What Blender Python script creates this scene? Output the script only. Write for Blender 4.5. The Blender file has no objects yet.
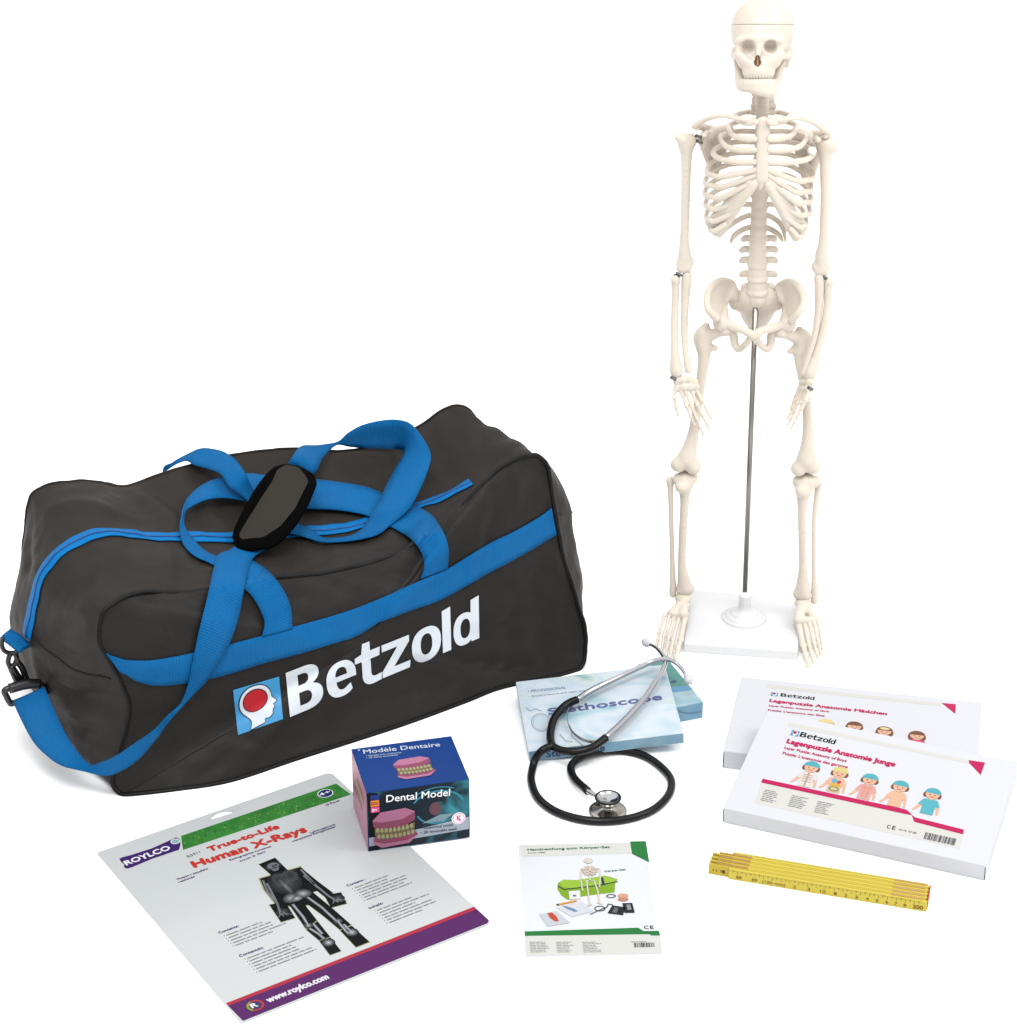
import bpy, bmesh, math, random
import numpy as np
from mathutils import Vector, Matrix, noise
from mathutils.bvhtree import BVHTree

scene = bpy.context.scene
COL = scene.collection
R = math.radians

# ---------------------------------------------------------------- camera (all lengths in cm, scaled to metres when linked)
CM = 0.01
IMG_W, IMG_H, FOCAL, PITCH, DIST = 1017, 1024, 2250.0, R(26.5), 340.374
CD = np.array([0, math.cos(PITCH), -math.sin(PITCH)])
CR = np.array([1.0, 0, 0])
CU = np.cross(CR, CD)
CAM = -CD * DIST
cam_data = bpy.data.cameras.new('camera')
cam_data.sensor_fit = 'HORIZONTAL'
cam_data.sensor_width = 36.0
cam_data.lens = FOCAL / IMG_W * 36.0
cam_data.clip_start = 0.05
cam_data.clip_end = 100
cam = bpy.data.objects.new('camera', cam_data)
COL.objects.link(cam)
cam.location = Vector(CAM * CM)
cam.rotation_euler = (math.pi / 2 - PITCH, 0, 0)
scene.camera = cam

# ---------------------------------------------------------------- studio light: white ceiling bounce, two softboxes
world = bpy.data.worlds.new('World')
scene.world = world
world.use_nodes = True
nt = world.node_tree
nt.nodes.clear()
wo = nt.nodes.new('ShaderNodeOutputWorld')
bg = nt.nodes.new('ShaderNodeBackground')
tc = nt.nodes.new('ShaderNodeTexCoord')
sx = nt.nodes.new('ShaderNodeSeparateXYZ')
rp = nt.nodes.new('ShaderNodeValToRGB')
rp.color_ramp.elements[0].position = 0.0
rp.color_ramp.elements[0].color = (0.46, 0.46, 0.47, 1)
rp.color_ramp.elements[1].position = 0.75
rp.color_ramp.elements[1].color = (1, 1, 1, 1)
nt.links.new(tc.outputs['Generated'], sx.inputs[0])
nt.links.new(sx.outputs['Z'], rp.inputs[0])
nt.links.new(rp.outputs[0], bg.inputs[0])
bg.inputs[1].default_value = 1.5
nt.links.new(bg.outputs[0], wo.inputs[0])


def softbox(name, loc, target, sx_, sy_, power, col=(1, 1, 1)):
    l = bpy.data.lights.new(name, 'AREA')
    l.shape = 'RECTANGLE'
    l.size, l.size_y = sx_, sy_
    l.energy = power
    l.color = col
    o = bpy.data.objects.new(name, l)
    COL.objects.link(o)
    o.location = loc
    o.rotation_euler = (Vector(target) - Vector(loc)).to_track_quat('-Z', 'Y').to_euler()
    return o


softbox('key_softbox', (-0.3, -2.7, 4.4), (0.0, -0.45, 0.15), 1.7, 1.7, 120, (0.985, 0.99, 1.0))
softbox('fill_softbox', (2.6, -1.2, 3.2), (0.1, -0.4, 0.2), 1.2, 1.8, 48)

scene.view_settings.view_transform = 'Standard'
scene.view_settings.look = 'None'
scene.view_settings.exposure = 0.0
scene.view_settings.gamma = 1.0
scene.view_settings.use_curve_mapping = False
scene.cycles.use_denoising = True
scene.cycles.max_bounces = 8
scene.cycles.diffuse_bounces = 5

# ---------------------------------------------------------------- helpers


def ray(px, py):
    v = CD * FOCAL + CR * (px - IMG_W / 2) - CU * (py - IMG_H / 2)
    return v / np.linalg.norm(v)


def G(px, py, z=0.0):
    """point of the level z seen at a place of the photo"""
    v = ray(px, py)
    return CAM + v * ((z - CAM[2]) / v[2])


def S(px, py, y):
    """point of the upright plane y seen at a place of the photo"""
    v = ray(px, py)
    return CAM + v * ((y - CAM[1]) / v[1])


def lin(c):
    c /= 255.0
    return c / 12.92 if c <= 0.04045 else ((c + 0.055) / 1.055) ** 2.4


MATS = {}
LSCALE = 1.2
LUM = 1.85          # light that falls on level surfaces, so that a printed colour shows as the photo has it


def mat(name, rgb, rough=0.5, metal=0.0, spec=0.4, bump=None, lum=None, sheen=0.0, sss=0.0, coat=0.0, tex=None, crease=None):
    """plain material; rgb is the colour as the photo shows it, 0-255"""
    if name in MATS:
        return MATS[name]
    m = bpy.data.materials.new(name)
    m.use_nodes = True
    t = m.node_tree
    b = t.nodes['Principled BSDF']
    k = lum * LSCALE if lum else LUM
    c = [min(0.96, lin(v) / k) for v in rgb]
    b.inputs['Base Color'].default_value = (*c, 1)
    b.inputs['Roughness'].default_value = rough
    b.inputs['Metallic'].default_value = metal
    b.inputs['Specular IOR Level'].default_value = spec
    if sheen:
        b.inputs['Sheen Weight'].default_value = sheen
        b.inputs['Sheen Roughness'].default_value = 0.4
    if sss:
        b.inputs['Subsurface Weight'].default_value = sss
        b.inputs['Subsurface Radius'].default_value = (1.0, 0.70, 0.40)
        b.inputs['Subsurface Scale'].default_value = 0.007
    if coat:
        b.inputs['Coat Weight'].default_value = coat
        b.inputs['Coat Roughness'].default_value = 0.08
    if bump or tex:
        tcn = t.nodes.new('ShaderNodeTexCoord')
    if tex:      # slight colour unevenness: (scale, amount)
        nz = t.nodes.new('ShaderNodeTexNoise')
        nz.inputs['Scale'].default_value = tex[0]
        nz.inputs['Detail'].default_value = 5
        mx = t.nodes.new('ShaderNodeMixRGB')
        mx.inputs[1].default_value = (*[v * (1 - tex[1]) for v in c], 1)
        mx.inputs[2].default_value = (*[min(0.95, v * (1 + tex[1])) for v in c], 1)
        t.links.new(tcn.outputs['Object'], nz.inputs['Vector'])
        t.links.new(nz.outputs['Fac'], mx.inputs[0])
        t.links.new(mx.outputs[0], b.inputs['Base Color'])
    if bump:     # (kind, scale, strength, distance in m)
        bp = t.nodes.new('ShaderNodeBump')
        bp.inputs['Strength'].default_value = bump[2]
        bp.inputs['Distance'].default_value = bump[3]
        if bump[0] == 'noise':
            nb = t.nodes.new('ShaderNodeTexNoise')
            nb.inputs['Scale'].default_value = bump[1]
            nb.inputs['Detail'].default_value = 4
            t.links.new(tcn.outputs['Object'], nb.inputs['Vector'])
            t.links.new(nb.outputs['Fac'], bp.inputs['Height'])
        elif bump[0] == 'weave':      # crossed threads in UV space, UV is in cm
            w1 = t.nodes.new('ShaderNodeTexWave')
            w1.bands_direction = 'X'
            w2 = t.nodes.new('ShaderNodeTexWave')
            w2.bands_direction = 'Y'
            ad = t.nodes.new('ShaderNodeMath')
            ad.operation = 'ADD'
            for w, s in ((w1, bump[1]), (w2, bump[1] * bump[4])):
                w.inputs['Scale'].default_value = s
                w.inputs['Distortion'].default_value = 0.3
                t.links.new(tcn.outputs['UV'], w.inputs['Vector'])
            t.links.new(w1.outputs['Fac'], ad.inputs[0])
            t.links.new(w2.outputs['Fac'], ad.inputs[1])
            t.links.new(ad.outputs[0], bp.inputs['Height'])
            # shading of the threads also put into the colour, as lighter and darker lines
            ml = t.nodes.new('ShaderNodeMixRGB')
            ml.blend_type = 'MULTIPLY'
            ml.inputs[0].default_value = 1.0
            mr = t.nodes.new('ShaderNodeMapRange')
            mr.inputs['From Max'].default_value = 2.0
            mr.inputs['To Min'].default_value = 1 - bump[5]
            mr.inputs['To Max'].default_value = 1 + bump[5]
            t.links.new(ad.outputs[0], mr.inputs['Value'])
            t.links.new(mr.outputs[0], ml.inputs[2])
            src = b.inputs['Base Color'].links[0].from_socket if b.inputs['Base Color'].is_linked else None
            if src:
                t.links.new(src, ml.inputs[1])
            else:
                ml.inputs[1].default_value = (*c, 1)
            t.links.new(ml.outputs[0], b.inputs['Base Color'])
        if crease:      # small sharp puckers of pulled cloth under the weave: (scale, strength)
            vn = t.nodes.new('ShaderNodeTexNoise')
            vn.noise_dimensions = '3D'
            vn.inputs['Scale'].default_value = crease[0]
            vn.inputs['Detail'].default_value = 3
            vn.inputs['Distortion'].default_value = 1.6
            mp = t.nodes.new('ShaderNodeMapping')
            mp.inputs['Rotation'].default_value = (0.5, 0.35, 0.48)
            mp.inputs['Scale'].default_value = (0.45, 1.0, 1.35)
            rd = t.nodes.new('ShaderNodeValToRGB')      # ridge where the noise crosses its middle
            rd.color_ramp.elements[0].position = .40
            rd.color_ramp.elements[0].color = (0, 0, 0, 1)
            rd.color_ramp.elements[1].position = .62
            rd.color_ramp.elements[1].color = (0, 0, 0, 1)
            e_ = rd.color_ramp.elements.new(.5)
            e_.color = (1, 1, 1, 1)
            b2 = t.nodes.new('ShaderNodeBump')
            b2.inputs['Strength'].default_value = crease[1]
            b2.inputs['Distance'].default_value = .004
            t.links.new(tcn.outputs['Object'], mp.inputs[0])
            t.links.new(mp.outputs[0], vn.inputs['Vector'])
            t.links.new(vn.outputs['Fac'], rd.inputs[0])
            t.links.new(rd.outputs[0], b2.inputs['Height'])
            t.links.new(b2.outputs[0], bp.inputs['Normal'])
        t.links.new(bp.outputs[0], b.inputs['Normal'])
    MATS[name] = m
    return m


def ink(r, g, b, lum=None, rough=0.35):
    return mat('ink_%d_%d_%d%s' % (r, g, b, '' if not lum else '_u%d' % round(lum * 100)), (r, g, b), rough=rough, spec=0.12, lum=lum)


ORG = {}


def tag(o, label, cat, group=None):
    o['label'] = label
    o['category'] = cat
    if group:
        o['group'] = group
    return o


def thing(name, label, cat, loc, group=None):
    o = bpy.data.objects.new(name, None)
    COL.objects.link(o)
    o.empty_display_size = 0.02
    o.location = Vector(loc) * CM
    ORG[o] = np.array(loc, float)
    return tag(o, label, cat, group)


def mk(name, V, F, mats, parent=None, smooth=True, uv=None, mi=None, origin=None):
    """mesh object from cm coordinates of the scene"""
    V = np.asarray(V, float)
    org = ORG[parent] if parent is not None else (np.array(origin, float) if origin is not None else np.zeros(3))
    me = bpy.data.meshes.new(name)
    me.from_pydata(((V - org) * CM).tolist(), [], [list(map(int, f)) for f in F])
    for m in (mats if isinstance(mats, (list, tuple)) else [mats]):
        me.materials.append(m)
    if mi is not None:
        me.polygons.foreach_set('material_index', np.asarray(mi, np.int32))
    if smooth:
        me.polygons.foreach_set('use_smooth', np.ones(len(me.polygons), bool))
    if uv is not None:
        l = me.uv_layers.new(name='uv')
        uv = np.asarray(uv, float)
        li = np.zeros(len(me.loops), np.int32)
        me.loops.foreach_get('vertex_index', li)
        l.data.foreach_set('uv', uv[li].astype(np.float32).ravel())
    me.update()
    o = bpy.data.objects.new(name, me)
    COL.objects.link(o)
    if parent is not None:
        o.parent = parent
    else:
        o.location = Vector(org) * CM
    ORG[o] = org
    return o


def part_label(o, text):
    o['label'] = text
    return o


def crom(P, n, closed=False):
    """Catmull-Rom through P, n samples per span (rows of any width)"""
    P = np.asarray(P, float)
    if closed:
        Q = np.vstack([P[-1:], P, P[:2]])
    else:
        Q = np.vstack([2 * P[:1] - P[1:2], P, 2 * P[-1:] - P[-2:-1]])
    out = []
    for i in range(1, len(Q) - 2):
        p0, p1, p2, p3 = Q[i - 1], Q[i], Q[i + 1], Q[i + 2]
        t = np.linspace(0, 1, n, endpoint=False)[:, None]
        out.append(0.5 * (2 * p1 + (p2 - p0) * t + (2 * p0 - 5 * p1 + 4 * p2 - p3) * t ** 2 + (3 * p1 - p0 - 3 * p2 + p3) * t ** 3))
    if not closed:
        out.append(P[-1:])
    return np.vstack(out)


def tube(pts, rad, seg=12, closed=False, flat=None):
    """tube mesh along points; rad scalar or list"""
    P = np.asarray(pts, float)
    n = len(P)
    rad = np.broadcast_to(np.asarray(rad, float), (n,))
    T = np.roll(P, -1, 0) - np.roll(P, 1, 0)
    if not closed:
        T[0] = P[1] - P[0]
        T[-1] = P[-1] - P[-2]
    T /= np.linalg.norm(T, axis=1)[:, None] + 1e-12
    a = np.array([0, 0, 1.0]) if abs(T[0][2]) < 0.9 else np.array([1.0, 0, 0])
    N = np.cross(T[0], a)
    N /= np.linalg.norm(N)
    V = []
    for i in range(n):
        N = N - T[i] * (N @ T[i])
        N /= np.linalg.norm(N) + 1e-12
        B = np.cross(T[i], N)
        for k in range(seg):
            an = 2 * math.pi * k / seg
            V.append(P[i] + (N * math.cos(an) + B * math.sin(an)) * rad[i])
    F = []
    for i in range(n if closed else n - 1):
        j = (i + 1) % n
        for k in range(seg):
            l = (k + 1) % seg
            F.append((i * seg + k, i * seg + l, j * seg + l, j * seg + k))
    if not closed:
        F.append(tuple(range(seg))[::-1])
        F.append(tuple((n - 1) * seg + k for k in range(seg)))
    return np.array(V), F


def join(*VF):
    V, F, o = [], [], 0
    for v, f in VF:
        V.append(np.asarray(v, float))
        F += [tuple(i + o for i in q) for q in f]
        o += len(v)
    return np.vstack(V), F


def lathe(prof, seg=48, c=(0, 0, 0)):
    V, F = [], []
    n = len(prof)
    for k in range(seg):
        a = 2 * math.pi * k / seg
        for r_, z in prof:
            V.append((c[0] + r_ * math.cos(a), c[1] + r_ * math.sin(a), c[2] + z))
    for k in range(seg):
        l = (k + 1) % seg
        for i in range(n - 1):
            F.append((k * n + i, l * n + i, l * n + i + 1, k * n + i + 1))
    return np.array(V), F


def bevel_obj(o, w, seg=2):
    bm = bmesh.new()
    bm.from_mesh(o.data)
    bmesh.ops.recalc_face_normals(bm, faces=bm.faces)
    bmesh.ops.bevel(bm, geom=[e for e in bm.edges if len(e.link_faces) == 2 and e.calc_face_angle(0) > 0.5], offset=w * CM, segments=seg, affect='EDGES', profile=0.5)
    bm.to_mesh(o.data)
    bm.free()
    o.data.polygons.foreach_set('use_smooth', np.zeros(len(o.data.polygons), bool))
    return o


def recalc(o):
    bm = bmesh.new()
    bm.from_mesh(o.data)
    bmesh.ops.recalc_face_normals(bm, faces=bm.faces)
    bm.to_mesh(o.data)
    bm.free()
    return o


BOXF = [(0, 3, 2, 1), (4, 5, 6, 7), (0, 1, 5, 4), (1, 2, 6, 5), (2, 3, 7, 6), (3, 0, 4, 7)]


def boxv(O, U, V, N):
    O, U, V, N = (np.asarray(q, float) for q in (O, U, V, N))
    return np.array([O, O + U, O + U + V, O + V, O + N, O + U + N, O + U + V + N, O + V + N])


# ---------------------------------------------------------------- solids by distance fields (bones, hands, dentures)


def nets(D, org, h):
    s = D < 0
    c = [D[i:D.shape[0] - 1 + i, j:D.shape[1] - 1 + j, k:D.shape[2] - 1 + k] for i in (0, 1) for j in (0, 1) for k in (0, 1)]
    sg = [q < 0 for q in c]
    cnt = sum(q.astype(np.int8) for q in sg)
    m = (cnt > 0) & (cnt < 8)
    idx = -np.ones(m.shape, np.int64)
    I = np.argwhere(m)
    idx[m] = np.arange(len(I))
    val = np.stack([q[m] for q in c], 1)
    off = np.array([(i, j, k) for i in (0, 1) for j in (0, 1) for k in (0, 1)], float)
    acc = np.zeros((len(I), 3))
    w = np.zeros(len(I))
    for a in range(8):
        for b in range(a + 1, 8):
            if abs(off[a] - off[b]).sum() != 1:
                continue
            x = (val[:, a] < 0) != (val[:, b] < 0)
            t = val[:, a] / (val[:, a] - val[:, b] + 1e-12)
            p = off[a] + (off[b] - off[a]) * t[:, None]
            acc[x] += p[x]
            w[x] += 1
    V = (I + acc / w[:, None]) * h + org
    F = []
    for ax in range(3):
        s0 = np.moveaxis(s, ax, 0)
        d = s0[:-1] != s0[1:]
        ii = np.argwhere(d)
        up = s0[:-1][d]
        keep = (ii[:, 1] > 0) & (ii[:, 2] > 0) & (ii[:, 1] < s0.shape[1] - 1) & (ii[:, 2] < s0.shape[2] - 1)
        ii, up = ii[keep], up[keep]
        ix = np.moveaxis(idx, ax, 0)
        q = np.stack([ix[ii[:, 0], ii[:, 1] - a, ii[:, 2] - b] for a, b in ((1, 1), (0, 1), (0, 0), (1, 0))], 1)
        q[~up] = q[~up][:, ::-1]
        if ax == 1:
            q = q[:, ::-1]
        F.append(q)
    F = np.vstack(F)
    return V, F


class Solid:
    def __init__(self, h=0.09, k=0.25):
        self.h, self.k, self.p = h, k, []

    def cap(self, a, b, ra, rb=None, k=None, op='+', flat=None):
        self.p.append(('c', np.array(a, float), np.array(b, float), float(ra), float(ra if rb is None else rb), self.k if k is None else k, op, flat))
        return self

    def ell(self, c, r, rot=None, k=None, op='+'):
        self.p.append(('e', np.array(c, float), np.array(r, float) * np.ones(3), rot, None, self.k if k is None else k, op, None))
        return self

    def chain(self, pts, rads, n=5, k=None, flat=None):
        M = np.hstack([np.asarray(pts, float), np.asarray(rads, float)[:, None]])
        Q = crom(M, n) if len(M) > 2 else M
        for a, b in zip(Q[:-1], Q[1:]):
            self.cap(a[:3], b[:3], max(a[3], 0.03), max(b[3], 0.03), k=0.02 if k is None else k, flat=flat)
        return self

    def cut(self, axis, val, keep_below):
        self.p.append(('p', axis, val, keep_below, None, 0, 'x', None))
        return self

    def grid(self):
        lo, hi = np.full(3, 1e9), np.full(3, -1e9)
        for p in self.p:
            if p[6] != '+':
                continue
            if p[0] == 'c':
                r_ = max(p[3], p[4])
                lo = np.minimum(lo, np.minimum(p[1], p[2]) - r_)
                hi = np.maximum(hi, np.maximum(p[1], p[2]) + r_)
            else:
                lo = np.minimum(lo, p[1] - p[2].max())
                hi = np.maximum(hi, p[1] + p[2].max())
        h = self.h
        lo -= 3 * h
        hi += 3 * h
        n = np.ceil((hi - lo) / h).astype(int) + 1
        D = np.full(n, 5.0)
        for ty, a, b, c, d, k, op, flat in self.p:
            if ty == 'p':
                ax = [np.arange(n[i]) * h + lo[i] for i in range(3)]
                sh = [1, 1, 1]
                sh[a] = -1
                q = (ax[a] - b).reshape(sh) * (1 if c else -1)
                D = np.maximum(D, q)
                continue
            mg = k + 3 * h
            if ty == 'c':
                r_ = max(c, d)
                l, u = np.minimum(a, b) - r_ - mg, np.maximum(a, b) + r_ + mg
            else:
                l, u = a - b.max() - mg, a + b.max() + mg
            i0 = np.maximum(0, np.floor((l - lo) / h).astype(int))
            i1 = np.minimum(n, np.ceil((u - lo) / h).astype(int) + 1)
            if (i1 <= i0).any():
                continue
            X = np.stack(np.meshgrid(*[np.arange(i0[i], i1[i]) * h + lo[i] for i in range(3)], indexing='ij'), -1)
            if ty == 'c':
                P, A, B = X - a, np.zeros(3), b - a
                if flat is not None:
                    f = np.array(flat, float)
                    P, B = P * f, B * f
                tt = np.clip((P @ B) / (B @ B + 1e-9), 0, 1)
                q = np.linalg.norm(P - tt[..., None] * B, axis=-1) - (c + (d - c) * tt)
            else:
                P = X - a
                if c is not None:
                    P = P @ np.asarray(c)
                Y = P / b
                k0 = np.linalg.norm(Y, axis=-1)
                k1 = np.linalg.norm(Y / b, axis=-1)
                q = k0 * (k0 - 1) / (k1 + 1e-9)
            sl = tuple(slice(i0[i], i1[i]) for i in range(3))
            E = D[sl]
            kk = max(k, 1e-4)
            if op == '+':
                hh = np.clip(0.5 + 0.5 * (E - q) / kk, 0, 1)
                D[sl] = E * (1 - hh) + q * hh - kk * hh * (1 - hh)
            else:
                hh = np.clip(0.5 - 0.5 * (E + q) / kk, 0, 1)
                D[sl] = E * (1 - hh) - q * hh + kk * hh * (1 - hh)
        return nets(D, lo, h)

    def build(self, name, m, parent, xf=None):
        V, F = self.grid()
        # one light smoothing pass keeps the surface from stair-stepping
        e = np.vstack([F[:, [0, 1]], F[:, [1, 2]], F[:, [2, 3]], F[:, [3, 0]]])
        s = np.zeros_like(V)
        cnt = np.zeros(len(V))
        np.add.at(s, e[:, 0], V[e[:, 1]])
        np.add.at(cnt, e[:, 0], 1)
        np.add.at(s, e[:, 1], V[e[:, 0]])
        np.add.at(cnt, e[:, 1], 1)
        V = V * 0.6 + 0.4 * s / np.maximum(cnt, 1)[:, None]
        if xf is not None:
            V = xf(V)
        return mk(name, V, F, m, parent)


# ---------------------------------------------------------------- print on flat faces


def text_mesh(s, bold=0.0, shear=0.0, res=3):
    c = bpy.data.curves.new('t', 'FONT')
    c.body = s
    c.size = 1.0
    c.offset = bold
    c.shear = shear
    c.resolution_u = res
    c.fill_mode = 'FRONT'
    o = bpy.data.objects.new('t', c)
    me = bpy.data.meshes.new_from_object(o)
    V = np.array([v.co[:2] for v in me.vertices]) if len(me.vertices) else np.zeros((0, 2))
    F = [tuple(p.vertices) for p in me.polygons]
    bpy.data.objects.remove(o)
    bpy.data.curves.remove(c)
    bpy.data.meshes.remove(me)
    return V, F


class Sheet:
    """collects flat printed shapes on one plane; u, v in cm along U, V"""

    def __init__(self, O, U, V, lift=0.012):
        self.O, self.U = np.asarray(O, float), np.asarray(U, float) / np.linalg.norm(U)
        V = np.asarray(V, float)
        V = V - self.U * (V @ self.U)
        self.V = V / np.linalg.norm(V)
        self.N = np.cross(self.U, self.V)
        self.lift = lift
        self.clear()

    def clear(self):
        self.vs, self.fs, self.ms, self.mi, self.n = [], [], [], [], 0

    def uv(self, px, py):
        v = ray(px, py)
        P = CAM + v * (((self.O - CAM) @ self.N) / (v @ self.N)) - self.O
        return np.array([P @ self.U, P @ self.V])

    def add(self, V2, F, m, layer):
        V2 = np.asarray(V2, float)
        self.vs.append(self.O + V2[:, :1] * self.U + V2[:, 1:2] * self.V + self.N * self.lift * (layer + 1))
        if m not in self.ms:
            self.ms.append(m)
        k = self.ms.index(m)
        for f in F:
            self.fs.append(tuple(i + self.n for i in f))
            self.mi.append(k)
        self.n += len(V2)

    def poly(self, pts, m, layer=0, px=False):
        if px:
            pts = [self.uv(*p) for p in pts]
        pts = np.asarray(pts, float)
        x, y = pts[:, 0], pts[:, 1]
        if (x * np.roll(y, -1) - y * np.roll(x, -1)).sum() < 0:
            pts = pts[::-1]
        self.add(pts, [tuple(range(len(pts)))], m, layer)

    def rect(self, u, v, w, h, m, layer=0):
        self.poly([(u, v), (u + w, v), (u + w, v + h), (u, v + h)], m, layer)

    def oval(self, u, v, a, b, m, layer=0, n=28, a0=0, a1=360, rot=0):
        t = np.radians(np.linspace(a0, a1, n, endpoint=(a1 - a0) < 360))
        x, y = a * np.cos(t), b * np.sin(t)
        cr, sr = math.cos(rot), math.sin(rot)
        self.poly(np.stack([u + x * cr - y * sr, v + x * sr + y * cr], 1), m, layer)

    def ring(self, u, v, a, b, w, m, layer=0, n=32):
        t = np.radians(np.linspace(0, 360, n, endpoint=False))
        V2 = np.vstack([np.stack([u + a * np.cos(t), v + b * np.sin(t)], 1), np.stack([u + (a - w) * np.cos(t), v + (b - w) * np.sin(t)], 1)])
        self.add(V2, [(i, (i + 1) % n, n + (i + 1) % n, n + i) for i in range(n)], m, layer)

    def line(self, pts, w, m, layer=0, px=False):
        if px:
            pts = [self.uv(*p) for p in pts]
        for a, b in zip(pts[:-1], pts[1:]):
            a, b = np.asarray(a, float), np.asarray(b, float)
            d = b - a
            d /= np.linalg.norm(d) + 1e-9
            q = np.array([-d[1], d[0]]) * w / 2
            self.poly([a - q - d * w * .3, b - q + d * w * .3, b + q + d * w * .3, a + q - d * w * .3], m, layer)
            layer += 0.11

    def text(self, s, p0, p1, cap, m, layer=1, bold=0.02, shear=0.0, px=True, res=3):
        """text whose baseline runs p0 -> p1 (photo pixels) with capital height cap (cm)"""
        a = self.uv(*p0) if px else np.asarray(p0, float)
        b = self.uv(*p1) if px else np.asarray(p1, float)
        V, F = text_mesh(s, 0.0, shear, res)
        if not len(V):
            return
        d = b - a
        L = np.linalg.norm(d)
        d /= L
        q = np.array([-d[1], d[0]])
        x = (V[:, 0] - V[:, 0].min()) / (V[:, 0].max() - V[:, 0].min()) * L
        y = V[:, 1] * cap / 0.73
        w_ = bold * cap * 1.0      # heavy type: the same letters struck again a hair aside
        for i, (dx, dy) in enumerate(((0, 0), (1, 0), (-1, 0), (0, 1), (0, -1)) if bold > .01 else ((0, 0),)):
            self.add(a + (x + dx * w_)[:, None] * d + (y + dy * w_)[:, None] * q, F, m, layer + i * .13)

    def greek(self, u, v, w, h, rows, m, layer=1, d=(1, 0), seed=1, fill=0.45, indent=0.0):
        """block of unreadably small print: rows of word-long dashes going down from (u, v)"""
        rn = random.Random(seed)
        d = np.asarray(d, float) / np.linalg.norm(d)
        q = np.array([-d[1], d[0]])
        st = h / rows
        for i in range(rows):
            x, end = 0.0, w * rn.uniform(0.6, 1.0)
            while x < end:
                l = min(rn.uniform(2.0, 6.0) * st * 0.5, end - x + 0.05)
                o = np.array([u, v]) + d * (x + indent * i) - q * st * (i + 1)
                self.poly([o, o + d * l, o + d * l + q * st * fill, o + q * st * fill], m, layer)
                x += l + st * 0.28

    def barcode(self, u, v, w, h, m, layer=1, seed=2, d=(1, 0)):
        rn = random.Random(seed)
        x = 0.0
        d = np.asarray(d, float) / np.linalg.norm(d)
        q = np.array([-d[1], d[0]])
        while x < w - 0.06:
            b = rn.choice((0.035, 0.035, 0.07, 0.1))
            o = np.array([u, v]) + d * x
            self.poly([o, o + d * b, o + d * b + q * h, o + q * h], m, layer)
            x += b + rn.choice((0.035, 0.06, 0.09))

    def build(self, name, parent):
        o = mk(name, np.vstack(self.vs), self.fs, self.ms, parent, smooth=False, mi=self.mi)
        self.clear()
        return o



def letter_shapes():
    """the seven bold letters of the maker's word as (left, right, list of outlines with holes); x in 0..1 of the letter, y in capital heights"""
    def arc(cx, cy, rx, ry, a0, a1, n=16, p=2.3):
        t = np.radians(np.linspace(a0, a1, n))
        c, s = np.cos(t), np.sin(t)
        return [(cx + rx * math.copysign(abs(a) ** (2 / p), a), cy + ry * math.copysign(abs(b) ** (2 / p), b)) for a, b in zip(c, s)]

    X = .76
    B = [[(0, 0), (0, 1), (.48, 1)] + arc(.5, .765, .42, .235, 88, -60, 12) + arc(.52, .285, .48, .285, 62, -88, 14) + [(.5, 0)],
         [(.32, .85), (.32, .6), (.46, .6)] + arc(.46, .725, .16, .125, -88, 88, 10) + [(.46, .85)],
         [(.32, .44), (.32, .15), (.48, .15)] + arc(.48, .295, .2, .145, -88, 88, 10) + [(.48, .44)]]
    e = [arc(.5, .38, .5, .4, 0, 312, 40) + [(.80, .215)] + arc(.53, .37, .2, .24, -62, -172, 12)[::1] + [(.31, .335), (1.0, .335)],
         [(.31, .455), (.70, .455)] + arc(.505, .455, .195, .19, 4, 176, 14)]
    t = [[(.26, .12), (.26, .57), (.0, .57), (.0, .70), (.26, .74), (.32, .97), (.60, .97), (.60, X), (.98, X), (.94, .57), (.60, .57), (.60, .25)] + arc(.78, .25, .18, .11, 180, 280, 8) + [(1.0, .155), (.98, .0)] + arc(.66, .24, .40, .26, 280, 190, 10)]
    z = [[(.02, .60), (.02, X), (.97, X), (.97, .62), (.42, .165), (.99, .165), (.95, 0), (.0, 0), (.0, .14), (.56, .60)]]
    o = [arc(.5, .38, .5, .4, 0, 354, 40), arc(.5, .38, .2, .245, 0, 350, 28)]
    l = [[(0, 0), (0, 1.0), (1, 1.04), (1, 0)]]
    d = [arc(.42, .37, .42, .385, 62, 300, 34) + [(.68, .06), (.70, 0), (1.0, 0), (1.0, 1.04), (.68, 1.0), (.68, .70)], arc(.46, .37, .19, .23, 0, 350, 26)]
    return [(0, .18, B), (.2, .355, e), (.352, .487, t), (.49, .64, z), (.648, .80, o), (.808, .852, l), (.866, 1.0, d)]


def wordmark_mesh():
    """mesh of the word, x 0..1, y in capital heights"""
    c = bpy.data.curves.new('t', 'CURVE')
    c.dimensions = '2D'
    c.fill_mode = 'FRONT' if False else 'BOTH'
    for x0, x1, outs in letter_shapes():
        for P in outs:
            s = c.splines.new('POLY')
            s.points.add(len(P) - 1)
            for q, (x, y) in zip(s.points, P):
                q.co = (x0 + (x1 - x0) * x, y, 0, 1)
            s.use_cyclic_u = True
    o = bpy.data.objects.new('t', c)
    me = bpy.data.meshes.new_from_object(o)
    V = np.array([v.co[:2] for v in me.vertices])
    F = [tuple(p.vertices) if p.normal.z > 0 else tuple(p.vertices)[::-1] for p in me.polygons]
    bpy.data.objects.remove(o)
    bpy.data.curves.remove(c)
    bpy.data.meshes.remove(me)
    return V, F


def wordmark(sh_, p0, p1, cap, m, layer):
    a, b = sh_.uv(*p0), sh_.uv(*p1)
    V, F = wordmark_mesh()
    d = (b - a) / np.linalg.norm(b - a)
    q = np.array([-d[1], d[0]])
    sh_.add(a + V[:, :1] * np.linalg.norm(b - a) * d + V[:, 1:] * cap * q, F, m, layer)


WHITE_INK = ink(250, 250, 252)
BLACK_INK = ink(25, 24, 26)
GREY_INK = ink(120, 120, 122)
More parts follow.
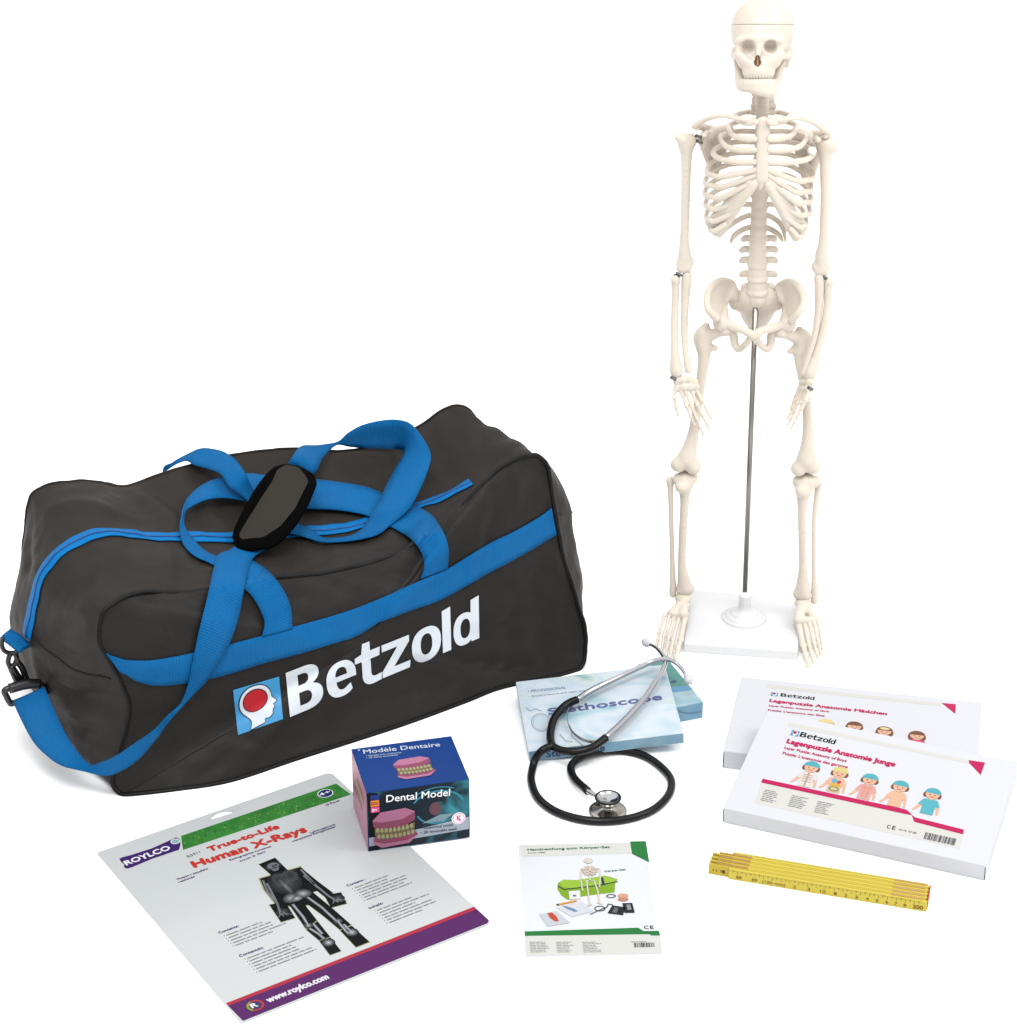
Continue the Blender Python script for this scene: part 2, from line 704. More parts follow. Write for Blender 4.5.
# ---------------------------------------------------------------- setting: white studio floor
floor = mk('floor', [(-1500, -1500, 0), (1500, -1500, 0), (1500, 1500, 0), (-1500, 1500, 0)], [(0, 1, 2, 3)],
           mat('white_paper_sweep', (255, 255, 255), rough=0.9, spec=0.1, lum=0.5), smooth=False)
floor['kind'] = 'structure'

# ---------------------------------------------------------------- skeleton on its stand
BONE = mat('ivory_plastic', (247, 236, 220), rough=0.36, spec=0.4, lum=1.38, sss=0.4, tex=(14, 0.05), bump=('noise', 160, 0.12, 0.002))
TOOTH = mat('tooth_plastic', (246, 237, 216), rough=0.3, lum=1.5)
STEEL = mat('dark_steel', (150, 146, 140), rough=0.3, metal=1.0, lum=1.0)
SCREW = mat('screw_steel', (120, 118, 115), rough=0.3, metal=1.0, lum=1.0)
PLASTIC = mat('white_plastic', (247, 247, 248), rough=0.35, lum=1.42)
ROD = np.array([32.67, -30.9, 0.0])
sk = thing('skeleton_model', 'ivory plastic human skeleton standing on a white square base with a steel rod', 'skeleton model', ROD)
Y0 = -30.9


def pts(rows):
    return [S(*q) for q in rows]


# skull, modelled in a frame that faces the way the face looks
KO = S(762, 47, -32.0)
KY = ray(762, 47)
KX = np.array([1.0, 0, 0])
KX = KX - KY * (KX @ KY)
KX /= np.linalg.norm(KX)
KZ = np.cross(KX, KY)
KS = np.linalg.norm(KO - CAM) / FOCAL * 7.95 * 1.0


def skull_xf(V):
    return KO + (V[:, :1] * KX + V[:, 1:2] * KY + V[:, 2:3] * KZ) * KS


def cranium():
    s = Solid(0.085, 0.5)
    s.ell((0.05, 0.7, 2.05), (3.95, 4.6, 3.92))
    return s


cap = cranium()
cap.cut(2, 2.649, False)
cap.build('skull_cap', BONE, sk, skull_xf)
s = cranium()
s.ell((-.3, -1.7, 0.5), (2.95, 2.5, 2.6), k=.9)
s.ell((-3.9, -1.6, -.1), (.8, 1.2, 1.2), k=.6, op='-')
s.ell((3.8, -1.8, -.1), (.9, 1.2, 1.2), k=.6, op='-')
for c in (((-2.75, -3.2, .75), (-1.0, -4.05, .95)), ((.35, -4.05, .95), (2.15, -3.35, .8))):
    s.cap(*c, .42, k=.4)
s.cap((-2.65, -3.0, -1.15), (-3.35, -.9, -1.05), .5, .36, k=.4).cap((-3.35, -.9, -1.05), (-3.5, 1.2, -.6), .36, .3, k=.3)
s.cap((2.05, -3.1, -1.1), (3.0, -1.1, -1.05), .5, .36, k=.4).cap((3.0, -1.1, -1.05), (3.45, 1.2, -.5), .36, .3, k=.3)
s.cap((-2.65, -3.0, -.9), (-1.5, -3.55, -1.9), .6, .5, k=.5).cap((1.95, -3.1, -.9), (.75, -3.55, -1.9), .6, .5, k=.5)
s.cap((-2.85, -2.9, -.9), (-2.85, -2.95, .6), .38, k=.3).cap((2.15, -3.0, -.9), (2.2, -3.05, .6), .38, k=.3)
s.ell((-.35, -2.6, -2.4), (1.95, 1.5, 1.6), k=.5)
s.ell((-2.1, -2.55, -1.75), (.85, 1.0, .8), k=.5).ell((1.45, -2.65, -1.75), (.85, 1.0, .8), k=.5)
for z_, o_ in ((-2.2, .12), (-2.5, .04), (-2.8, .0), (-3.1, .0)):
    s.chain([(-1.72, -2.1, z_), (-1.45, -3.15 + o_, z_), (-.33, -3.8 + o_, z_), (.8, -3.15 + o_, z_), (1.05, -2.1, z_)], [.45] * 5, k=.3)
s.cap((-.38, -3.9, .7), (-.45, -4.35, -.95), .42, .3, k=.35)
s.ell((0.2, 1.6, -1.1), (2.3, 2.5, 1.3), k=.8)
s.cap((-3.0, 1.1, -.8), (-2.9, .9, -2.1), .75, .45).cap((3.1, 1.1, -.8), (3.0, .9, -2.1), .75, .45)
s.ell((-1.72, -4.1, -.02), (.82, 1.6, .84), k=.4, op='-').ell((1.05, -4.1, .02), (.82, 1.6, .84), k=.22, op='-')
s.ell((-.5, -4.2, -1.85), (.46, 1.5, .50), k=.1, op='-').ell((-.5, -4.2, -1.4), (.32, 1.4, .48), k=.1, op='-')
s.cut(2, 2.641, True)
skull = s.build('skull', BONE, sk, skull_xf)
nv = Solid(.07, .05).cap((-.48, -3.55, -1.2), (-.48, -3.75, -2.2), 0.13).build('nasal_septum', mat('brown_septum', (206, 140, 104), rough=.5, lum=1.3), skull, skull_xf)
t = Solid(.05, .02)
for i in range(14):
    a = R(-78 + 156 * i / 13)
    t.ell((-.33 + 1.68 * math.sin(a), -2.25 - 1.84 * math.cos(a), -3.42), (.185, .2, .36))
t.build('upper_teeth', TOOTH, skull, skull_xf)
s = Solid(0.085, 0.4)
jaw = [(-2.55, -.5, -4.95), (-2.35, -1.9, -5.15), (-1.5, -3.3, -5.25), (-.25, -3.85, -5.45), (.95, -3.4, -5.75), (1.45, -1.9, -5.85), (1.75, -.4, -5.2)]
for f_ in (0, .33, .66, 1):
    s.chain([(x, y + .12 * f_ * (1 - f_), z + .38 + (-4.72 - z) * f_) for x, y, z in jaw], [.44, .45, .46, .5, .46, .45, .44], k=.3)
s.chain([(-2.55, -.9, -4.25), (-2.68, -.7, -3.2), (-3.0, .4, -1.5)], [.5, .46, .4], k=.3)
s.chain([(1.75, -.9, -4.7), (2.0, -.7, -3.3), (2.6, .5, -1.5)], [.5, .46, .4], k=.3)
s.cap((-.3, -3.85, -5.05), (.5, -3.8, -5.2), .5, k=.5)
jawo = s.build('jaw', BONE, sk, skull_xf)
t = Solid(.05, .02)
for i in range(12):
    a = R(-74 + 148 * i / 11)
    t.ell((-.33 + 1.6 * math.sin(a), -2.2 - 1.76 * math.cos(a), -4.06), (.19, .2, .30))
t.build('lower_teeth', TOOTH, jawo, skull_xf)

# spine
s = Solid(0.085, 0.12)
col = crom([(762.5, 84, -30.2, .82), (762, 105, -30.0, .85), (762, 122, -29.3, .86), (761, 150, -28.3, .92), (760, 190, -28.4, 1.04), (758.3, 230, -29.6, 1.16),
            (757.4, 265, -30.5, 1.3), (757.2, 303, -30.4, 1.5)], 14)
yv = [84, 88.5, 93, 97.5, 102, 106.5, 111, 116] + [116 + 9.6 * i for i in range(1, 13)] + [231 + 13.4 * i for i in range(1, 6)]
for a, b in zip(yv[:-1], yv[1:]):
    q = [np.interp((a + b) / 2, col[:, 1], col[:, c]) for c in (0, 2, 3)]
    p, n_ = S(q[0], a, q[1]), S(q[0], b, q[1])
    s.cap(p, n_, q[2] * .92, k=.04)
    s.ell((p + n_) / 2, (q[2] * 1.05, q[2] * 1.05, np.linalg.norm(n_ - p) * .46), k=.04)
for y_, hw, dx in ((93, 8.5, 0), (100, 9, 1), (106, 10.5, 1.5), (112, 10, 1), (239, 16, 1), (250, 17.5, 1), (260.5, 17.5, 1), (274.5, 17, 1), (287, 15, 1)):
    cx = np.interp(y_, col[:, 1], col[:, 0])
    d_ = np.interp(y_, col[:, 1], col[:, 2])
    for sg in (-1, 1):
        s.chain([S(cx + sg * 4, y_, d_ + .6), S(cx + dx + sg * hw * .8, y_ - 1, d_ + .9), S(cx + dx + sg * hw, y_ + .5, d_ + 1.1)], [.42, .33, .28], k=.25)
for y_ in np.arange(120, 300, 11):
    cx, d_ = np.interp(y_, col[:, 1], col[:, 0]), np.interp(y_, col[:, 1], col[:, 2])
    s.chain([S(cx, y_, d_ + .7), S(cx, y_ + 3, d_ + 2.0)], [.45, .25], k=.2)
s.build('spine', BONE, sk)

# rib cage: breastbone and cartilage arch, with the single ribs as its pieces
s = Solid(0.08, 0.2)
FL = (1, 2.0, 1)
s.chain([S(763, 124, -36.0), S(763, 133, -36.3), S(762.8, 150, -36.8), S(762.3, 178, -37.2)], [.95, .84, .8, .74], flat=FL)
s.chain([S(762, 180, -37.2), S(760.3, 188, -37.0)], [.5, .25], flat=FL)
AL = [(717, 233, -33.6, .42), (727, 222, -34.6, .5), (736, 208.5, -35.6, .52), (745, 196, -36.4, .5), (755, 183, -37.0, .45)]
AR = [(796, 238, -33.6, .42), (789, 226, -34.6, .5), (782, 211, -35.6, .52), (775, 198, -36.4, .5), (767.5, 184, -37.0, .45)]
for A in (AL, AR):
    s.chain([S(*q[:3]) for q in A], [q[3] for q in A], k=.1)
# the broad cartilage sheet beside the arch
for A, sg in ((AL, -1), (AR, 1)):
    for i in range(4):
        a, b = np.array(A[i]), np.array(A[i + 1])
        for t_ in (0, .17, .33, .5, .67, .83):
            q = a + (b - a) * t_
            s.cap(S(q[0], q[1], q[2]), S(q[0] + sg * 9.5 * (1 - .17 * i), q[1] - 10 + 1.6 * i, q[2] + .35), .42, .36, k=.35)
cage = s.build('rib_cage', BONE, sk)
post = [112.5, 121, 131.5, 142, 152.5, 163, 173.5, 184, 194, 204]
CX = [762, 762, 761.5, 761.2, 760.8, 760.6, 760.4, 760.2, 760, 759.8]
L_out = [(735, 116), (728, 127), (720, 138), (713, 153), (706.5, 172), (705, 183), (704.5, 194), (705.2, 205), (706, 217), (709.5, 229)]
R_out = [(790, 116), (797.5, 127), (806.5, 138), (814, 153), (813, 178), (811.5, 190), (811, 201), (810, 213), (806.5, 224), (803, 235)]
L_mid = [(743, 122), (737, 137), (732, 148.5), (727, 160.5), (722, 177), (723, 187), (721, 198), (717, 209), (715.5, 221), (715, 231)]
R_mid = [(780, 122), (787, 137), (794, 148.5), (800, 161), (797.5, 181), (796, 192.5), (797, 203), (799, 215), (799, 227), (798, 237)]
L_end = [(756, 122), (755, 139), (755, 150), (755, 162), (755.5, 170), (756, 175), (756, 180), (742, 200), (733, 213), (725, 224.5)]
R_end = [(769, 122), (769, 139), (769, 150), (768.8, 162), (768, 170), (768, 175), (767.5, 180), (777.5, 203), (785, 217), (791, 229)]
for out, mid, end, sg in ((L_out, L_mid, L_end, -1), (R_out, R_mid, R_end, 1)):
    for i in range(10):
        o_, m_, e_ = out[i], mid[i], end[i]
        cx = CX[i]
        yb = post[i]
        back = cx + (o_[0] - cx) * .55
        q = [S(cx + sg * 5, yb, -28.3), S(back, yb - 1 + (o_[1] - yb) * .12, -26.9), S(cx + (o_[0] - cx) * .9, yb + (o_[1] - yb) * .5, -28.6),
             S(o_[0], o_[1], -31.4), S(o_[0] + (m_[0] - o_[0]) * .42, o_[1] + (m_[1] - o_[1]) * .72, -34.0), S(m_[0], m_[1], -35.4 if i < 7 else -34.7)]
        if i < 7:
            q.append(S((m_[0] + e_[0]) / 2, (m_[1] + e_[1]) / 2 + (1.2 if i < 4 else .4), -36.4))
            q.append(S(e_[0], e_[1], -36.9))
        else:
            q.append(S(e_[0], e_[1], -36.0 + .4 * (i - 7)))
        n_ = len(q)
        Solid(0.08, 0.02).chain(q, [.31, .30, .30, .31, .32, .33] + [.32, .32][:n_ - 6], n=6, flat=(1, 1, .86)).build('rib', BONE, cage)
for q in ([(755, 214, -28.6), (742, 218, -28.0), (728, 227, -30.0), (719, 237, -32.5)], [(754, 226, -29.0), (742, 230, -29.0), (734, 236, -30.5), (730.5, 243, -31.5)],
          [(764, 214, -28.6), (775, 219, -28.0), (783, 228, -30.0), (785.5, 241, -32)], [(763, 226, -29.0), (772, 230, -29), (779, 235, -30.5), (782.5, 241, -31.5)]):
    Solid(0.08, 0.02).chain(pts(q), [.36, .36, .34, .16], n=6).build('rib', BONE, cage)

# shoulder girdle
for nm, rows in (('clavicle', [(756, 122, -36.2, .4), (740, 119, -36.0, .3), (722, 116, -34.8, .3), (707, 119, -33.0, .32), (695, 125.5, -31.5, .42)]),
                 ('clavicle', [(769, 122, -36.2, .4), (785, 119, -36.0, .3), (801, 118.5, -34.8, .3), (816, 124, -33.0, .32), (828, 133, -31.5, .42)])):
    Solid(.08, .05).chain([S(*q[:3]) for q in rows], [q[3] for q in rows], n=7).build(nm, BONE, sk)
for sg, top, gl, tip, med, acr in ((-1, (710, 134), (703.5, 140), (714, 171), (727, 131), (695, 126)), (1, (812, 140), (819, 145), (808, 184), (797, 133), (828, 134))):
    s = Solid(.085, .3)
    f3 = (1, 2.6, 1)
    T, Gq, P, M = S(*top, -27.4), S(*gl, -29.6), S(*tip, -26.2), S(*med, -26.0)
    for a in np.linspace(0, 1, 5):
        s.cap(T * (1 - a) + M * a, P, .95, .6, flat=f3, k=.2)
    s.cap(Gq, P, .8, .6, flat=f3, k=.2).cap((T + Gq) / 2, P, .9, .6, flat=f3, k=.2)
    s.cap(T, Gq, .7, .6).ell(S(gl[0], gl[1] + 1, -30.3), (.55, .6, .85))
    s.chain([M, S((med[0] + acr[0]) / 2, (med[1] + acr[1]) / 2 - .5, -26.8), S(*acr, -29.8)], [.25, .38, .5], k=.2)
    s.chain([S(*acr, -29.8), S(acr[0] - sg * 3, acr[1] + 1.5, -31.6)], [.5, .4])
    s.chain([Gq, S(gl[0] - sg * 4, gl[1] - 7, -31.5), S(gl[0] - sg * 1, gl[1] - 5, -33)], [.45, .36, .34])
    s.build('scapula', BONE, sk)

# arms


def bone(name, rows, extra=(), h=.085, k=.12, flat=None, parent=None):
    s = Solid(h, .3)
    s.chain([S(*q[:3]) for q in rows], [q[3] for q in rows], n=7, k=k, flat=flat)
    for e in extra:
        if len(e) == 4:
            s.ell(S(*e[:3]), e[3], k=.55)
        else:
            s.cap(S(*e[:3]), S(*e[4:7]), e[3], e[7], k=.5)
    return s.build(name, BONE, parent or sk)


bone('humerus', [(685, 141, -30.9, .95), (686, 147, -30.9, .9), (686.3, 158, -31, .68), (685.5, 200, -31.3, .56), (684.3, 240, -31.6, .58), (684.5, 255, -31.6, .8), (684, 266, -31.6, .7)],
     [(690.5, 140.5, -30.6, .85), (677.5, 137.3, -31.2, .42, 682, 139, -31.2, .6), (690.5, 261.5, -31.6, .5), (679.5, 263, -31.6, .45), (681, 268.5, -31.8, .55, 688, 268, -31.8, .5)])
bone('humerus', [(827, 144, -30.9, .95), (826, 150, -30.9, .9), (825.3, 161, -31, .7), (825, 200, -31.3, .57), (823.3, 240, -31.6, .58), (821.5, 256, -31.6, .8), (821, 267, -31.6, .7)],
     [(821.5, 143.5, -30.6, .85), (835, 148.5, -31.2, .4, 830, 146, -31.2, .6), (814.9, 266.5, -31.6, .5), (826.5, 266, -31.6, .45), (817.5, 271, -31.8, .5, 824.5, 271.5, -31.8, .55)])
bone('radius', [(675.5, 279.5, -32, .62), (675.5, 284, -32, .5), (675.2, 300, -32.2, .46), (674.3, 325, -32.8, .48), (674.6, 350, -33.8, .5), (676, 368, -34.3, .8), (676.5, 372.5, -34.4, .75)])
bone('ulna', [(687, 275, -31.8, .6), (686.2, 284, -31.9, .62), (685, 305, -32.2, .5), (684.3, 330, -32.8, .44), (685.8, 355, -33.8, .36), (688.3, 370, -34.3, .46)])
bone('radius', [(829.5, 282, -32, .62), (828.5, 287, -32, .5), (827.3, 305, -32.2, .46), (823.5, 330, -32.8, .48), (816, 356, -33.4, .5), (811, 371, -33.8, .78), (809.8, 376, -33.8, .72)])
bone('ulna', [(818.8, 277, -31.8, .6), (819.5, 287, -31.9, .62), (818.5, 310, -32.2, .5), (815, 335, -32.8, .44), (808, 360, -33.4, .36), (804.5, 373, -33.8, .44)])


def finger(s, rows, r0, r1):
    """jointed finger: bone shafts with thicker ends"""
    P = [S(*q) for q in rows]
    n = len(P) - 1
    r0, r1 = r0 * 1.25, r1 * 1.25
    for i, (a, b) in enumerate(zip(P[:-1], P[1:])):
        ra, rb = r0 + (r1 - r0) * i / n, r0 + (r1 - r0) * (i + 1) / n
        m = (a + b) / 2
        s.cap(a, m, ra, ra * .72, k=.05).cap(m, b, ra * .72, rb, k=.05)
        s.ell(b, rb * 1.18, k=.06)


def toe(s, a, b, m, c_, y_, r_):
    """toe from the instep down to its tip on the floor"""
    t_ = G(*c_, .28)[1]
    L = c_[1] - a[1]
    finger(s, [(*a, y_), (*b, y_ + (t_ - y_) * (b[1] - a[1]) / L), (*m, y_ + (t_ - y_) * (m[1] - a[1]) / L), (*c_, t_)], r_ * 1.1, r_ * .7)


s = Solid(.065, .12)
for q in ((677.5, 381, -34.8), (683, 380, -34.9), (689, 379.5, -34.9), (693.5, 381.5, -34.8), (678, 388, -35.0), (684, 387.5, -35.2), (690, 387, -35.2), (695, 386.5, -35.0)):
    s.ell(S(*q), (.6, .48, .6), k=.25)
finger(s, [(675.5, 389, -35.1), (674.5, 398, -35.6), (676, 407, -35.9), (678.3, 415.5, -36.0)], .27, .14)
finger(s, [(681, 391, -35.3), (686.5, 406, -36), (691, 417, -36.4), (695, 424.5, -36.5), (698.3, 430.5, -36.4)], .25, .13)
finger(s, [(685.5, 391, -35.3), (692, 407, -36.1), (697, 419, -36.6), (700.5, 427.5, -36.7), (703.3, 434, -36.5)], .25, .13)
finger(s, [(691, 390.5, -35.2), (697.5, 405, -36), (702.5, 415.5, -36.5), (706, 423, -36.5), (708.8, 428.5, -36.3)], .24, .13)
finger(s, [(695.5, 388.5, -35.1), (701.5, 399.5, -35.7), (705.8, 408, -36.0), (708.8, 414, -36.0), (711.2, 419, -35.9)], .22, .12)
s.build('hand', BONE, sk)
s = Solid(.065, .12)
for q in ((810, 382, -34.4), (806, 381.5, -33.6), (803, 382.5, -32.8), (808.5, 388.5, -34.6), (804.5, 389, -33.6), (801, 388.5, -32.8)):
    s.ell(S(*q), (.6, .5, .6), k=.25)
finger(s, [(809, 391, -35.0), (806, 400, -35.8), (801.5, 409, -36.2), (797, 416, -36.4)], .27, .14)
finger(s, [(806.5, 391, -34.4), (802.5, 404, -35.2), (798.5, 414, -35.8), (794.5, 422, -36.1), (790.3, 429.8, -36.1)], .25, .13)
finger(s, [(803, 391, -33.7), (798, 403, -34.3), (794.5, 411.5, -34.8), (791, 419, -35.1), (787.8, 424.5, -35.1)], .25, .13)
finger(s, [(800, 390.5, -33.0), (796, 400, -33.3), (793, 408, -33.6), (790, 414, -33.8), (788, 418, -33.8)], .23, .13)
finger(s, [(798.5, 389.5, -32.4), (795.5, 396, -32.4), (793, 402, -32.5), (791.5, 406.5, -32.6), (790.3, 410, -32.6)], .2, .12)
s.build('hand', BONE, sk)
for px, py, y_, dx in ((699.5, 142, -31.2, 1), (698.5, 136.5, -31.0, 1), (676.5, 276.3, -32, 1), (679, 274.3, -32, 1), (827, 279.3, -32, 1), (824, 276.8, -32, 1), (673.2, 378.5, -35.0, 1), (810.5, 388.5, -35.2, 1)):
    p = S(px, py, y_)
    recalc(mk('screw', *tube([p + [-.35, .2, .1], p + [.35, -.2, -.1]], .2, 10), SCREW, sk))
p = S(812, 151, -33.2)
V_, F_ = lathe([(0.0, -.5), (.45, -.45), (.62, 0), (.45, .45), (0.0, .5)], 16, p)
recalc(mk('joint_knob', V_, F_, mat('knob_white', (252, 252, 252), lum=1.2), sk))

# pelvis
s = Solid(.09, .3)
for sg, c_, rim in ((-1, (724, 301), [(735, 290), (731.5, 283), (722, 280.5), (713, 284.5), (708, 293), (706.8, 302), (709, 310.5), (716, 317.5)]),
                    (1, (787.5, 303), [(776, 291), (780, 285), (789, 281.5), (797, 285.5), (802.5, 294), (803.5, 303), (798.5, 312.5), (792.5, 319)])):
    dep = [-28.6, -28.0, -28.8, -30.5, -32.4, -33.6, -34.2, -33.6]
    ring = [S(px, py, d_) for (px, py), d_ in zip(rim, dep)]
    s.chain(ring, [.36, .4, .44, .46, .46, .44, .46, .6], n=5)
    ac = S(721.5 if sg < 0 else 787.5, 322.5 if sg < 0 else 323.5, -32.2)
    ctr = S(c_[0], c_[1], -29.8)
    for q in crom(ring, 4):
        s.cap(q, ctr * .7 + ac * .3 + np.array([0, .5, 0]), .34, .34, k=.25)
        s.cap(ctr * .7 + ac * .3 + np.array([0, .5, 0]), ac, .36, .8, k=.3)
    s.ell(ac, (1.05, 1.1, 1.1), k=.4)
    pub = S(752 if sg < 0 else 758, 335, -34.2)
    obx = 740 if sg < 0 else 765.5
    s.chain([ac, S(obx - sg * -5.0, 327.5, -33.2) if sg < 0 else S(obx + 5, 328.5, -33.2), S(obx - sg * 5, 331, -34.0), pub], [.62, .5, .44, .5], k=.2)
    s.chain([ac, S(obx + sg * 7, 334, -32.2), S(obx + sg * 5.5, 343, -32.2), S(obx + sg * 1.5, 349, -32.6), S(obx - sg * 5, 345, -33.4), S(obx - sg * 10, 338, -34.0)], [.68, .54, .46, .42, .38, .36], k=.2)
    s.chain([S(c_[0] - sg * 10, c_[1] - 5, -28.6), S(757 + sg * 12, 300, -28.6)], [.9, .9], k=.4)
s.ell(S(755, 336, -34.2), (.55, .5, .7), k=.25)
s.build('pelvis', BONE, sk)
s = Solid(.09, .4)
s.chain([S(757.3, 297, -29.9), S(757.3, 304, -29.0), S(757, 315, -27.8), S(756.5, 325, -27.4), S(756, 333, -28.2)], [1.9, 1.95, 1.6, .9, .4], flat=(.8, 1.3, 1), k=.2)
for sg in (-1, 1):
    s.cap(S(757 + sg * 8, 302.5, -28.8), S(757 + sg * 20, 302.5, -28.4), 1.2, 1.1, k=.6)
s.cap(S(744, 297, -28.8), S(771, 298, -28.8), .95, flat=(1, 1, .8), k=.5)
s.build('sacrum', BONE, sk)

# legs
bone('femur', [(702.5, 334, -31.0, .95), (703, 345, -31.2, 1.0), (704, 356, -31.4, .8), (701, 380, -32, .62), (697.8, 405, -32.6, .6), (693.5, 432, -33.2, .72), (689.5, 449, -33.6, .98), (686.5, 459, -33.8, 1.3)],
     [(700.5, 338.5, -30.6, .95), (706, 326, -30.8, .5, 703, 334, -30.8, .8), (704, 338, -31.0, .85, 724, 330, -32.2, .62), (726.5, 329, -32.3, .9), (715.5, 348.5, -31.4, .34, 710, 347, -31.2, .5),
      (678, 464.5, -34.0, 1.0), (693.5, 467, -34.0, 1.05), (678, 464, -32.6, .8, 693, 466.5, -32.6, .8)])
bone('femur', [(803.5, 338, -31.0, .95), (801.5, 348, -31.2, 1.0), (800, 358, -31.4, .8), (804, 385, -32, .62), (807, 410, -32.6, .6), (808, 432, -33.2, .72), (807.3, 449, -33.6, .98), (806, 460, -33.8, 1.3)],
     [(805.5, 341.5, -30.6, .95), (799.5, 330, -30.8, .5, 803.5, 336, -30.8, .8), (802, 340, -31.0, .85, 783, 332.5, -32.2, .62), (780.5, 331.5, -32.3, .9), (789.5, 351.5, -31.4, .34, 795, 349, -31.2, .5),
      (798.5, 468.5, -34.0, 1.05), (813, 467, -34.0, 1.0), (798.5, 468, -32.6, .8, 813, 466.5, -32.6, .8)])
bone('tibia', [(685, 480.5, -33.6, 1.25), (684.5, 486, -34.0, 1.05), (684.8, 499, -34.2, .62), (682.8, 535, -34.3, .55), (682, 565, -34.3, .56), (684, 580, -34.2, .85), (684.7, 588, -34.2, .98)],
     [(681, 487, -34.9, .8), (678, 479, -33.6, .75, 692.5, 477.5, -33.6, .75), (691, 588.5, -34.2, .5), (680, 590, -34.2, .55, 688, 590, -34.2, .6)])
bone('fibula', [(669.8, 480, -33.0, .5), (670.5, 488, -33.2, .4), (671, 511, -33.6, .32), (671.8, 540, -33.8, .32), (672.5, 570, -34.0, .34), (672.8, 588, -34.0, .46), (672.5, 595, -34.0, .4)])
bone('tibia', [(805.8, 482.8, -33.6, 1.3), (803.5, 491, -34.0, 1.05), (802.3, 504, -34.2, .66), (802.5, 540, -34.3, .55), (802.8, 568, -34.3, .56), (802.5, 584, -34.2, .85), (802.7, 593, -34.2, .98)],
     [(801, 491, -34.9, .8), (798, 481.5, -33.6, .8, 815, 481.5, -33.6, .8), (796.5, 593, -34.2, .5), (799, 595, -34.2, .55, 808, 595.5, -34.2, .55)])
bone('fibula', [(819, 484, -33.0, .5), (817.5, 492, -33.2, .4), (814.5, 515, -33.6, .32), (813.8, 545, -33.8, .32), (814, 575, -34.0, .34), (814.5, 595, -34.0, .46), (814.3, 602, -34.0, .4)])
s = Solid(.07, .2)
s.ell(S(683, 598, -34.6), (1.15, 1.2, .75), k=.4).cap(S(681, 603, -33.2), S(681, 606, -31.0), .75, .85, k=.4)
s.cap(S(683, 602, -35.4), S(672.5, 613, -37.6), .62, .6, k=.3).cap(S(684, 602, -35.4), S(683, 614, -37.8), .62, .7, k=.3)
s.cap(S(670, 614, -37.6), S(685, 615, -37.8), .5, .55, k=.3)
for a, b, c_, r_ in (((664.5, 615.5), (659, 633), (656, 646), .2), ((669, 616.5), (664, 636), (661.5, 651), .22), ((674, 617), (668.5, 638), (666, 655), .23),
                     ((679, 617.5), (673, 640), (669.8, 658), .25), ((685, 617), (680.5, 640), (675.5, 657.5), .34)):
    m = ((b[0] + c_[0]) / 2, (b[1] + c_[1]) / 2)
    toe(s, a, b, m, c_, -38.0, r_)
s.build('foot', BONE, sk)
s = Solid(.07, .2)
s.ell(S(803, 603, -34.6), (1.15, 1.2, .75), k=.4).cap(S(805, 607, -33.2), S(805, 611, -31.0), .75, .85, k=.4)
s.cap(S(802, 606, -35.4), S(799, 620, -38.0), .65, .75, k=.3).cap(S(806, 607, -35.4), S(815, 619, -37.6), .6, .55, k=.3)
s.cap(S(798, 621, -38.0), S(817, 620, -37.7), .6, .45, k=.3)
for a, b, c_, r_ in (((798.5, 624), (803, 646), (808.5, 665), .36), ((804.5, 624), (809, 645), (813.5, 661.5), .25), ((809.5, 623.5), (814, 643), (818, 657.5), .24),
                     ((814, 622.5), (818, 640), (820.8, 653.5), .22), ((818, 621.5), (821, 637), (822.4, 648), .2)):
    m = ((b[0] + c_[0]) / 2, (b[1] + c_[1]) / 2)
    toe(s, a, b, m, c_, -38.2, r_)
s.build('foot', BONE, sk)

# stand
p0, p1 = S(744.4, 604, Y0), S(755.6, 305, Y0)
recalc(mk('rod', *tube([p0, p1], .36, 16), STEEL, sk))
q = [G(693.5, 589, 1.3)[:2], G(792.5, 597, 1.3)[:2], G(798, 650, 1.3)[:2], G(684, 644, 1.3)[:2]]
c_ = np.mean(q, 0)
ux = ((q[1] - q[0]) + (q[2] - q[3])) / 2
w_ = np.linalg.norm(q[2] - q[3])
ux /= np.linalg.norm(ux)
uy = np.array([-ux[1], ux[0]])
d_ = 15.4
fl = q[3]
O = np.array([*fl, 0.0])
bevel_obj(mk('base_plate', boxv(O, [*(ux * w_), 0], [*(uy * d_), 0], [0, 0, 1.3]), BOXF, PLASTIC, sk), .12)
sc = G(744, 617.5, 1.3)
V_, F_ = lathe([(3.05, .0), (3.05, .12), (2.9, .22), (2.55, .3), (2.45, .48), (2.2, .58), (1.95, .62), (1.85, .85), (1.55, 1.0), (1.2, 1.2), (.92, 1.6), (.82, 2.1), (.8, 3.4), (.74, 3.55), (.5, 3.58), (0, 3.58)], 48, sc)
recalc(mk('rod_socket', V_, F_, PLASTIC, sk))

# ================================================================ flat things
# ---------------------------------------------------------------- x-ray pack
XT, XTR, XBR, XBL = G(96.5, 852.6, .17), G(331, 771.6, .17), G(492, 922.6, .17), G(242, 1022.8, .17)
xp = thing('x_ray_pack', 'large flat white pack with green header, purple footer and a printed x-ray figure', 'x-ray pack', [XBL[0], XBL[1], 0])
U = XTR - XT
U /= np.linalg.norm(U)
Vv = np.array([-U[1], U[0], 0])
wd, ht = np.linalg.norm(XTR - XT) * .5 + np.linalg.norm(XBR - XBL) * .5, abs((XBL - XT) @ Vv) * .5 + abs((XBR - XTR) @ Vv) * .5
O = XT - Vv * ht
sh = Sheet(O, U, Vv)
PACK = mat('pack_card', (216, 220, 220), rough=0.28, spec=0.45, coat=.25, tex=(6, .015))


